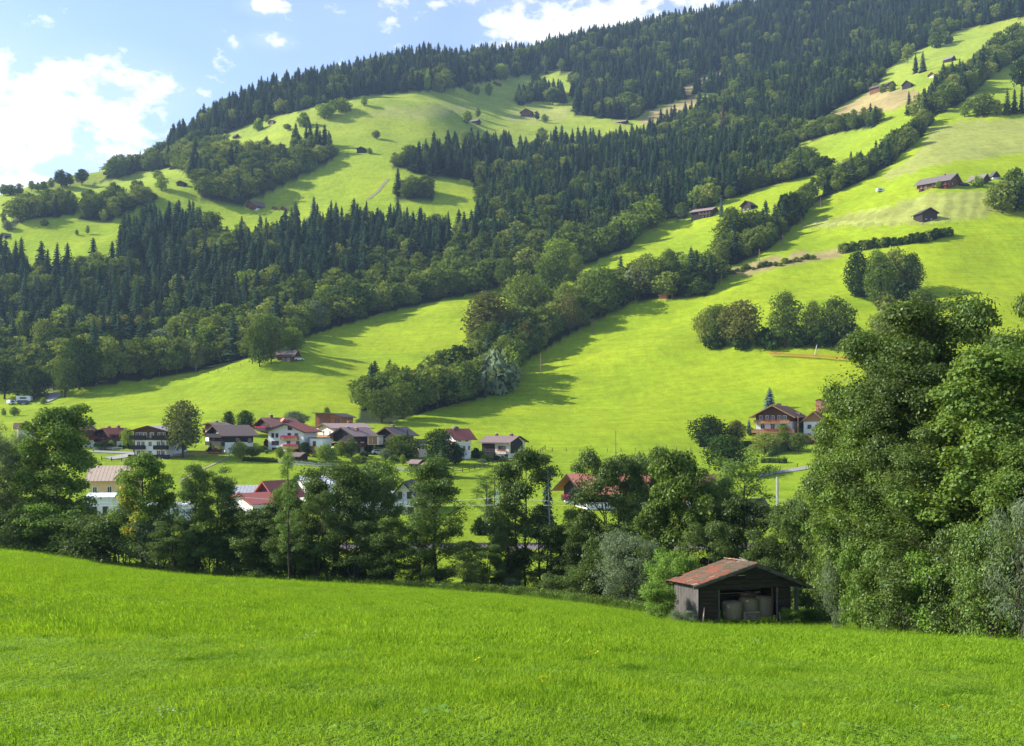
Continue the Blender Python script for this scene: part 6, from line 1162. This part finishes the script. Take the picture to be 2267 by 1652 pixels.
BU = [(1665, 965, 18, 18, 'dark', 'round clipped shrub left of the flowered chalet'), (1053, 1014, 22, 26, 'dark', 'round shrub left of the house at the village end'), (1066, 1014, 16, 26, 'broad', 'dark shrub under the black balcony'), (1073, 1018, 15, 14, 'light', 'yellow green conical shrub under the balcony'), (1084, 1021, 12, 24, 'broad', 'low shrub in the bed under the balcony'), (1098, 1020, 12, 22, 'dark', 'dark shrub in the bed of the house at the village end'), (1113, 1021, 13, 20, 'willow', 'grey shrub in the bed of the house at the village end'), (1108, 1012, 14, 18, 'dark', 'dark shrub before the flower window'), (1146, 1013, 14, 10, 'dark', 'conical shrub by the white doors'), (1068, 1024, 9, 20, 'willow', 'pale low shrub at the lawn edge'),
      (489, 1003, 15, 14, 'broad', 'round bush before the black timber chalet'), (508, 1003, 11, 16, 'light', 'yellow green bush before the black timber chalet'), (476, 1005, 14, 20, 'copper', 'reddish bush left of the black timber chalet'), (462, 1002, 10, 12, 'broad', 'small bush by the wooden fence'), (532, 1000, 9, 12, 'dark', 'small dark bush before the white wall'), (468, 962, 24, 30, 'copper', 'copper red tree between the birch and the black timber chalet'),
      (590, 992, 20, 14, 'copper', 'red shrub left of the big white house'), (580, 1000, 14, 24, 'broad', 'shrub before the red shrub'), (700, 1012, 10, 22, 'broad', 'shrub right of the big white house'), (690, 1003, 14, 16, 'dark', 'dark shrub beside the annex'), (818, 1002, 18, 18, 'dark', 'dark shrub right of the rosy roofed chalet'), (833, 1005, 14, 14, 'dark', 'square dark shrub right of the rosy roofed chalet'), (806, 1010, 12, 22, 'broad', 'shrub under the arched windows'), (795, 1024, 16, 44, 'broad', 'wide shrub before the rosy roofed chalet'), (872, 1020, 14, 22, 'light', 'light shrub on the lawn'), (925, 1006, 12, 10, 'dark', 'ivy shrub at the cream annex'), (590, 1004, 8, 10, 'light', 'tiny bright shrub left of the big white house'), (1716, 962, 16, 20, 'copper', 'russet shrub before the flowered chalet'), (1720, 966, 14, 10, 'dark', 'dark conical shrub before the flowered chalet'),
      (1110, 1192, 14, 10, 'light', 'round yellow shrub beyond the railway'), (1060, 1185, 40, 34, 'dark', 'dark shrub left of the spruce behind the railway'), (735, 1016, 9, 26, 'broad', 'low flower shrub on the lawn'), (655, 1003, 10, 20, 'autumn', 'reddish shrub under the flower balcony')]
for k_, (u, vb, hp_, wp, mt, lb) in enumerate(BU):
    x, y, z = hit(u, vb); h = hp_/F*y; put_tree('garden_bush', tmesh('bush', k_, mt), x, y, z-.1, h, wp/hp_/1.15, k_, lb, 'bush')
# dead birch
X, Y = (1218-UC)/F*97, 97.0; zb = g(X, Y); hD = (VH-1030)/F*Y-zb; t = thing('dead_birch', 'bare dead birch with a grey stem among the river trees', 'tree', (X, Y, zb))
m = MB(); rng = np.random.default_rng(9); m.tube([(0, 0, -.3), (.1, 0, hD*.3), (-.05, .1, hD*.6), (-.25, 0, hD)], [.16, .13, .08, .015], 7); m.build('trunk', M['pale_bark'], t)
m = MB()
for i_ in range(26):
    z0 = hD*(.42+.55*i_/26); a = i_*2.4; l = 1.7*(1-.5*i_/26)*rng.uniform(.6, 1.2); m.tube([(-.1, 0, z0), (math.cos(a)*l*.5, math.sin(a)*l*.5, z0+.25*l), (math.cos(a)*l, math.sin(a)*l, z0+.2*l)], [.03, .018, .006], 4)
m.build('branches', M['pale_bark'], t)

# ------------------------------------------------------------------ the log barn in the field
M['log'] = pm('barn_log', (.075, .052, .038), (.028, .021, .017), 2.5, .9, .6, stretch=(.35, 1, 3))
M['grey_plank'] = pm('grey_plank', (.145, .130, .120), (.065, .058, .052), 4, .9, .5, stretch=(3, 3, .4))
M['dark_plank'] = pm('dark_plank', (.055, .045, .038), (.025, .020, .018), 4, .9, .5, stretch=(1, 1, 3))
M['verge'] = pm('verge_board', (.16, .14, .12), (.08, .07, .06), 4, .9, .5, stretch=(1, 1, 1))
M['tile_red'] = pm('red_clay_tile', (.31, .105, .058), (.20, .08, .05), 5, .85, .4); M['tile_moss'] = pm('mossy_clay_tile', (.17, .115, .075), (.10, .085, .05), 4, .95, .6); M['tile_pale'] = pm('pale_clay_tile', (.42, .28, .20), (.30, .17, .11), 5, .9, .4)
M['slate'] = pm('grey_roof_sheeting', (.12, .105, .11), (.07, .065, .07), 3, .7, .4)
M['hay'] = pm('hay', (.42, .33, .22), (.26, .20, .13), 14, .95, .9, stretch=(1, 1, 2.5)); M['pallet'] = pm('pallet_wood', (.42, .31, .24), (.16, .12, .10), 5, .85, .3)
BX, BY = 12.14, 65.0; BZ = (VH-1378)/F*65
barn = thing('log_barn', 'open fronted old log barn with mossy red tiles at the edge of the field', 'barn', (BX, BY, BZ), math.radians(13)); brg = np.random.default_rng(3)
def rb(a, b, name, mat, parent=None, wob=.006):
    c = [(a[i]+b[i])/2 for i in range(3)]; m = MB().box([a[i]-c[i] for i in range(3)], [b[i]-c[i] for i in range(3)]); return m.build(name, M[mat], parent or barn, loc=c, rot=tuple(brg.uniform(-wob, wob, 3)))
WR, DL = 6.47, 4.0
def roofz(x): return 3.62-abs(x-3.77)*(.31 if x < 3.77 else .405)
for k_ in range(9):
    z0 = -.15+k_*.245
    rb((.02, .02, z0), (1.27, .24, z0+.225), 'log', 'log'); rb((5.56, .02, z0), (WR, .24, z0+.225), 'log', 'log')
    if k_ < 9: rb((WR-.22, .26, z0), (WR-.02, DL, z0+.225), 'log', 'log')
for k_, (z0, z1) in enumerate(((2.07, 2.37), (2.39, 2.62))): rb((.0, .0, z0), (WR+.5, .25, z1), 'beam', 'log')
for k_ in range(6):          # gable boards, open gaps on the left
    z0 = 2.64+k_*.17; zt = z0+(.085 if k_ > 0 else .12); xl = 3.77-(3.55-zt)/.31; xr = 3.77+(3.55-zt)/.405
    if xl < 3.2: rb((max(xl, .05), .04, z0), (3.25, .10, zt), 'gable_board', 'dark_plank')
    rb((3.27, .05, z0), (min(xr, WR+.5), .11, z0+.165), 'gable_board', 'dark_plank')
for k_ in range(13):         # back wall boards with light between them
    z0 = -.1+k_*.2; gp = .15 if k_ in (5, 8, 10, 11) else .185; rb((.05, DL-.08, z0), (WR, DL-.02, z0+gp), 'wall_board', 'dark_plank') if k_ != 5 else (rb((.05, DL-.08, z0), (1.2, DL-.02, z0+gp), 'wall_board', 'dark_plank'), rb((2.9, DL-.08, z0), (WR, DL-.02, z0+gp), 'wall_board', 'dark_plank'))
for k_ in range(5):
    z0 = 2.55+k_*.2; xl = 3.77-(3.5-z0-.18)/.31; xr = 3.77+(3.5-z0-.18)/.405; rb((max(xl, .05), DL-.08, z0), (min(xr, WR), DL-.02, z0+.11), 'gable_board', 'dark_plank')
y = .0
while y < DL:
    w_ = brg.uniform(.17, .27); rb((-.10-brg.uniform(0, .02), y, -.2+brg.uniform(-.05, .1)), (-.055, y+w_, 2.44-.1), 'plank', 'grey_plank', wob=.012); y += w_+.012
rb((.0, .05, -.1), (.16, .2, 2.06), 'post', 'log'); rb((1.30, -.03, -.15), (1.39, .06, 2.06), 'post', 'verge'); rb((5.44, -.03, -.15), (5.53, .08, 2.06), 'post', 'verge'); rb((5.25, .3, -.15), (5.31, .36, 2.06), 'post', 'tile_moss')
rb((6.82, .0, -.3), (7.02, .2, 2.12), 'post', 'grey_plank'); rb((7.1, 3.5, -.3), (7.25, 3.65, 2.0), 'post', 'log'); rb((6.7, -.1, 2.12), (7.12, 3.9, 2.26), 'wall_plate', 'log')
MB().bar((.08, -.28, -.05), (.3, -.02, .95), .22, .04, (1, 0, 0)).build('leaning_board', M['pallet'], barn); MB().bar((5.62, -.2, -.05), (5.6, -.03, .45), .16, .04, (1, 0, 0)).build('leaning_board', M['pallet'], barn)
def rp(x, y, lift=0): return Vector((x, y, roofz(x)+.06+lift-.085*max(y, 0)-.0))
for (x0_, x1_) in ((-.62, 3.78), (3.78, 8.0)):
    for yy in (-.42, 4.35): MB().bar(rp(x0_, yy, -.03), rp(x1_, yy, -.03), .05, .20).build('verge_board', M['verge'], barn)
    for k_ in range(6): xx = x0_+.3+(x1_-x0_-.6)*k_/5; MB().bar(rp(xx, -.38, -.05), rp(xx, 4.3, -.05), .08, .07).build('batten', M['dark_plank'], barn)
tl_r = MB(); 
def tile_mesh(mat, wx=.40, wy=.262):
    m = MB(); ys = [-.5, -.3, -.1, .12, .3, .5]; zs = [.0, .035, .045, .035, .0, .012]; n = 0
    for x_ in (-wx/2, wx/2):
        for y_, z_ in zip(ys, zs): m.v.append((x_, y_*wy, z_))
    for x_ in (-wx/2, wx/2):
        for y_, z_ in zip(ys, zs): m.v.append((x_, y_*wy, z_-.02))
    for k in range(5): m.f.append((k, 6+k, 7+k, k+1)); m.f.append((12+k, 13+k, 19+k, 18+k))
    for k in range(5): m.f.append((k, k+1, 13+k, 12+k)); m.f.append((6+k, 18+k, 19+k, 7+k))
    return m.mesh('tile', M[mat])
TM = {k: tile_mesh(k) for k in ('tile_red', 'tile_moss', 'tile_pale')}
nrw, ncl = 13, 18; sl_ang = math.atan(.31)
for r_ in range(nrw):
    for c_ in range(ncl):
        x = -.52+r_*(4.36/nrw)+.17; y = -.28+c_*.262; p = rp(x, y, .075+.012*(r_ % 2)); nz = float(fbm(np.array(r_*.45), np.array(c_*.30), 12, 3))
        sc_ = nz+.55*(1-r_/nrw)+.14*(1-c_/ncl)-.64
        mt = 'tile_red' if sc_ > -.02 or (brg.uniform() < .13) else ('tile_moss' if brg.uniform() < .95 else 'tile_pale')
        link('tile', TM[mt], barn, p, (brg.uniform(-.03, .03), -sl_ang+.07+brg.uniform(-.02, .02), brg.uniform(-.03, .03)))
rm = tile_mesh('tile_pale', .3, .22)
for c_ in range(13): link('ridge_tile', rm, barn, rp(3.74, 1.3+c_*.24, .15), (brg.uniform(-.15, .15), brg.uniform(-.1, .1), math.pi/2+brg.uniform(-.15, .15)))
MB().bar(rp(3.9, -.3, .14), rp(3.6, 1.9, .18), .07).bar(rp(3.7, .6, .16), rp(3.75, 2.0, .30), .06).build('ridge_pole', M['verge'], barn)
for k_ in range(8):          # grey sheets on the right slope, ends lifted
    y0 = -.36+k_*.6; lf = brg.uniform(0, .05)+(.12 if k_ in (3, 4) else 0)
    for seg in range(3):
        xa = 3.8+seg*1.42; xb = xa+1.52; m = MB(); n_ = 8; vv = []
        for xx, l in ((xa, .10-.02*seg), (xb, .07-.02*seg+lf)):
            for q in range(n_+1): yy = y0+q*.62/n_; p = rp(xx, yy, l+(.022 if q % 2 else 0)); vv.append(tuple(p))
        m.v = vv+[(a, b, c-.012) for a, b, c in vv]; m.f = [(q, n_+1+q, n_+2+q, q+1) for q in range(n_)]+[(2*(n_+1)+q, 2*(n_+1)+q+1, 3*(n_+1)+q+1, 3*(n_+1)+q) for q in range(n_)]
        m.f += [(0, 2*(n_+1), 3*(n_+1), n_+1)]; m.build('roof_sheet', M['slate'], barn)
for k_ in range(7): rb((7.7, .0+k_*.6, roofz(7.7)-.16-.085*k_*.6), (7.95, .07+k_*.6, roofz(7.7)-.06-.085*k_*.6), 'rafter_end', 'dark_plank')
def bale(lx, ly, r, h, label, seed):
    rng = np.random.default_rng(seed); Rm = Matrix.Rotation(math.radians(13), 3, 'Z'); p = Vector((BX, BY, BZ))+Rm @ Vector((lx, ly, -.05)); m = MB(); K = 28; prof_ = [(r*.93, 0), (r, .06), (r, h*.3), (r*1.02, h*.6), (r*.99, h-.14), (r*.93, h-.05), (r*.7, h+.01), (r*.3, h+.03), (0.02, h+.035)]
    for rr, zz in prof_:
        for j in range(K): a = 2*math.pi*j/K; q = rr*(1+rng.normal(0, .006)+.02*math.sin(3*a+seed)); m.v.append((math.cos(a)*q, math.sin(a)*q, zz+rng.normal(0, .006)))
    for i in range(len(prof_)-1):
        for j in range(K): a, b = i*K+j, i*K+(j+1) % K; m.f.append((a, b, b+K, a+K))
    o = m.build('hay_bale', M['hay'], smooth=True) if False else link('hay_bale', m.mesh('hay_bale', M['hay'], True), None, p); return tag(o, label, 'hay bale')
bale(2.75, 1.0, .70, 1.12, 'left of three round hay bales standing in the log barn', 1); bale(4.15, 1.5, .66, 1.2, 'middle round hay bale behind the wooden pallet', 2); bale(5.35, 1.55, .60, 1.25, 'right hay bale half behind the barn door post', 3); bale(4.9, 2.9, .62, 1.32, 'hay bale at the back of the log barn', 4)
Rm = Matrix.Rotation(math.radians(13), 3, 'Z'); pl = thing('pallet', 'wooden pallet standing on edge in front of the hay bales', 'pallet', Vector((BX, BY, BZ))+Rm @ Vector((3.65, -.05, -.02)), math.radians(11))
for z_ in (.02, .17, .32, .47): MB().box((-.55, -.02, z_), (.55, .02, z_+.085)).build('slat', M['pallet'], pl); MB().box((-.55, .12, z_), (.55, .145, z_+.085)).build('slat', M['pallet'], pl)
for x_ in (-.52, -.05, .42): MB().box((x_, .022, .0), (x_+.1, .118, .56)).build('block', M['pallet'], pl)
near_tree('hazel_a', 1470, 1250, 71, 84, 'bright bush hugging the left wall of the log barn', 1, 'bush'); near_tree('hazel_a', 1500, 1232, 74, 90, 'bright bush behind the left barn eave', 4, 'bush'); near_tree('hazel_a', 1462, 1300, 66, 66, 'low green bush left of the log barn', 2.5, 'bush'); near_tree('hazel_c', 1512, 1354, 64.2, 50, 'low pale bush at the left foot of the barn', 2, 'bush'); near_tree('hazel_a', 1752, 1352, 65, 40, 'small bush at the barn post', 3, 'bush')

# ------------------------------------------------------------------ grass and herbs of the near field
GRS = leaf_mat('grass_blades', (.165, .30, .022), (.265, .395, .036), trans=.42, var=.42, scale=.9, world=True, patch=((.09, .19, .015), 1.1, .60))
LM['grass'] = GRS; LM['herb'] = leaf_mat('herb_leaves', (.13, .27, .03), (.20, .35, .06), trans=.35, var=.3, gloss=.05); LM['weed'] = leaf_mat('weed_leaves', (.08, .13, .03), (.12, .15, .05), trans=.3, var=.5)
def tuft(seed, n, hgt, sp, w, lean=.5):
    rng = np.random.default_rng(seed); b = rng.normal(0, sp, (n, 2)); a = rng.uniform(0, 6.28, n)*.5+rng.normal(.4, .8, n); h = hgt*rng.uniform(.55, 1.25, n); ln = h*rng.uniform(.15, lean*1.5, n)
    d = np.stack([np.cos(a), np.sin(a)], 1); s = np.stack([-np.sin(a+1), np.cos(a+1)], 1)*w/2
    V = np.zeros((n, 5, 3)); V[:, 0, :2] = b-s; V[:, 1, :2] = b+s; m_ = b+d*ln[:, None]*.35; V[:, 2, :2] = m_+s*.8; V[:, 3, :2] = m_-s*.8; V[:, 2, 2] = V[:, 3, 2] = h*.6; V[:, 4, :2] = b+d*ln[:, None]; V[:, 4, 2] = h; V[:, :2, 2] = -.03
    i = np.arange(n)[:, None]*5; return V.reshape(-1, 3), np.concatenate([i+[0, 1, 2], i+[0, 2, 3], i+[3, 2, 4]])
gc = bpy.data.collections.new('grass_shapes')
for k_, (n, h, sp, w, ln, mt) in enumerate([(70, .060, .15, .006, .8, 'grass'), (70, .070, .16, .006, 1.0, 'grass'), (60, .05, .15, .007, .7, 'grass'), (120, .060, .36, .010, .7, 'grass'), (120, .07, .38, .011, .9, 'grass')]):
    V_, T_ = tuft(200+k_, n, h, sp, w, ln); gc.objects.link(bpy.data.objects.new('%02d_tuft' % k_, join_mesh('tuft', [(V_, T_, 0)], [LM[mt]])))
def herb(seed, r, n):
    rng = np.random.default_rng(seed); VV = []; TT = []
    for i in range(n):
        a = i*2.4; l = r*rng.uniform(.6, 1.1); w = l*.16; d = np.array([math.cos(a), math.sin(a), 0]); s = np.array([-d[1], d[0], 0])*w; u_ = np.array([0, 0, 1.0]); k = len(VV)
        VV += [d*.02, d*l*.5+s+u_*l*.35, d*l*.5-s+u_*l*.35, d*l*.9+s*.8+u_*l*.3, d*l*.9-s*.8+u_*l*.3, d*l*1.1+u_*l*.2]; TT += [(k, k+1, k+2), (k+1, k+3, k+4), (k+1, k+4, k+2), (k+3, k+5, k+4)]
    return np.array(VV), np.array(TT)
for k_, (r, n) in enumerate(((.09, 8), (.12, 10), (.07, 7))):
    V_, T_ = herb(300+k_, r, n); gc.objects.link(bpy.data.objects.new('%02d_herb' % (5+k_), join_mesh('herb', [(V_, T_, 0)], [LM['herb']])))
LM['yellow'] = leaf_mat('yellow_petals', (.75, .55, .02), (.70, .50, .02), trans=.2, var=.2); LM['leaf_glint'] = leaf_mat('white_leaf_glints', (.65, .66, .60), (.50, .52, .42), trans=.2, var=.3)  # yellow ones are petals; whitish specks paint glints of light on leaves
for k_, (mt, n, r) in enumerate((('yellow', 1, .022), ('leaf_glint', 7, .016))):
    r2 = np.random.default_rng(k_); c = np.stack([r2.normal(0, .12, n*5), r2.normal(0, .12, n*5), r2.uniform(.07, .12, n*5)], 1); V_, T_ = tri_leaves(c if n > 1 else c*np.array([.15, .15, 1]), np.tile([0, 0, 1.0], (n*5, 1)), r, r2, .4)
    gc.objects.link(bpy.data.objects.new('%02d_bloom' % (8+k_), join_mesh('bloom', [(V_, T_, 0)], [LM[mt]])))
rng = np.random.default_rng(8); P = []
def band(y0, y1, dens):
    A_ = .5*(y1*y1-y0*y0)*1.50; n = int(A_*dens*1.25); y = np.sqrt(rng.uniform(y0*y0, y1*y1, n)); x = rng.uniform(-.75, .75, n)*y; return x, y
for (y0, y1, dn, lo, hi, s) in ((6.5, 16, 34, 0, 3, 1.0), (16, 28, 18, 0, 5, 1.05), (28, 50, 6.5, 3, 5, 1.1), (50, 122, 2.4, 3, 5, 1.25)):
    x, y = band(y0, y1, dn); k = fbm(x/1.6, y/1.6, 61, 3); kb = fbm(x/7, y/5, 62, 2); s_ = s*(1+.35*k+.2*kb)*rng.uniform(.75, 1.2, len(x))
    uu = UC+F*x/y; ok = y < pchip(EU, EYY, np.clip(uu, -150, 2400))+2; v_ = rng.integers(lo, hi, len(x)); v_ = np.where(rng.uniform(0, 1, len(x)) < .005, 8, v_); v_ = np.where((rng.uniform(0, 1, len(x)) < .003) & (fbm(x/3, y/3, 66, 2) > .1), 9, v_); v_ = np.where((rng.uniform(0, 1, len(x)) < (.035 if y1 < 30 else .012)) & (fbm(x/4, y/4, 63, 2) > -.1), rng.integers(5, 8, len(x)), v_)
    for a_ in zip(x[ok], y[ok], s_[ok], v_[ok]): P.append(a_)
P = np.array(P); n = len(P); print('grass tufts', n)
hs_ = P[:, 2]*np.where(fbm(P[:, 0]/2.6, P[:, 1]/1.2, 64, 2) > .36, .95, .50)
gn_scatter('grass', np.stack([P[:, 0], P[:, 1], H(P[:, 0], P[:, 1])-.01], 1), np.stack([P[:, 2], P[:, 2], hs_], 1), np.stack([rng.normal(0, .08, n), rng.normal(0, .08, n), rng.uniform(0, 6.28, n)], 1), P[:, 3].astype(int), gc, 'bright green meadow grass with broad leaved herbs in the near field')
# weeds and long grass along the field edge
wc = bpy.data.collections.new('weed_shapes')
for k_ in range(3):
    V_, T_ = tuft(400+k_, 60, .8, .30, .035, .5); r2 = np.random.default_rng(k_); c = np.stack([r2.normal(0, .3, 110), r2.normal(0, .3, 110), r2.uniform(.05, .95, 110)], 1); V2, T2 = tri_leaves(c, np.tile([0, 0, 1.0], (110, 1)), .10, r2, .8)
    wc.objects.link(bpy.data.objects.new('%02d_weed' % k_, join_mesh('weed', [(V_, T_, 0), (V2, T2, 0)], [LM[('weed', 'hazel', 'ash')[k_]]])))
P = []
for i in range(2600):
    u = rng.uniform(-60, 2290); ve, Ye = edge(u); y = Ye+abs(rng.normal(0, 1.3))+.3
    if 1535 < u < 1775 and y < 71: y = 71+rng.uniform(0, 3)
    if u > 1850: y += 1.0
    x = (u-UC)/F*y; P.append((x, y, rng.uniform(.35, .95)))
for (lx0, lx1, ly) in ((-.5, 7.3, -.25), (-.5, -.15, 2)):
    for i in range(40): q = Vector((BX, BY, BZ))+Rm @ Vector((rng.uniform(lx0, lx1), ly+rng.uniform(-.15, .1) if lx1 > 1 else rng.uniform(0, 4), 0)); P.append((q.x, q.y, rng.uniform(.15, .4)))
P = np.array(P); n = len(P)
gn_scatter('weeds', np.stack([P[:, 0], P[:, 1], H(P[:, 0], P[:, 1])-.03], 1), np.stack([P[:, 2]]*3, 1), np.stack([np.zeros(n), np.zeros(n), rng.uniform(0, 6, n)], 1), rng.integers(0, 3, n), wc, 'tall weeds and long grass along the far edge of the field')

# ------------------------------------------------------------------ the air between
zmin = float(V[:, 2].min()) if False else float(GZ.min())
hz = MB().box((-4600, -160, zmin-2), (4600, 5000, 1060)); hm, t_, o_ = base_mat('haze'); pv = nn(t_, 'ShaderNodeVolumePrincipled')
pv.inputs['Density'].default_value = HAZE; pv.inputs['Color'].default_value = (.50, .70, 1.0, 1); pv.inputs['Anisotropy'].default_value = .2; t_.links.new(pv.outputs[0], o_.inputs['Volume'])
if HAZE > 0: tag(hz.build('haze', hm), 'thin blue mountain haze', kind='stuff')
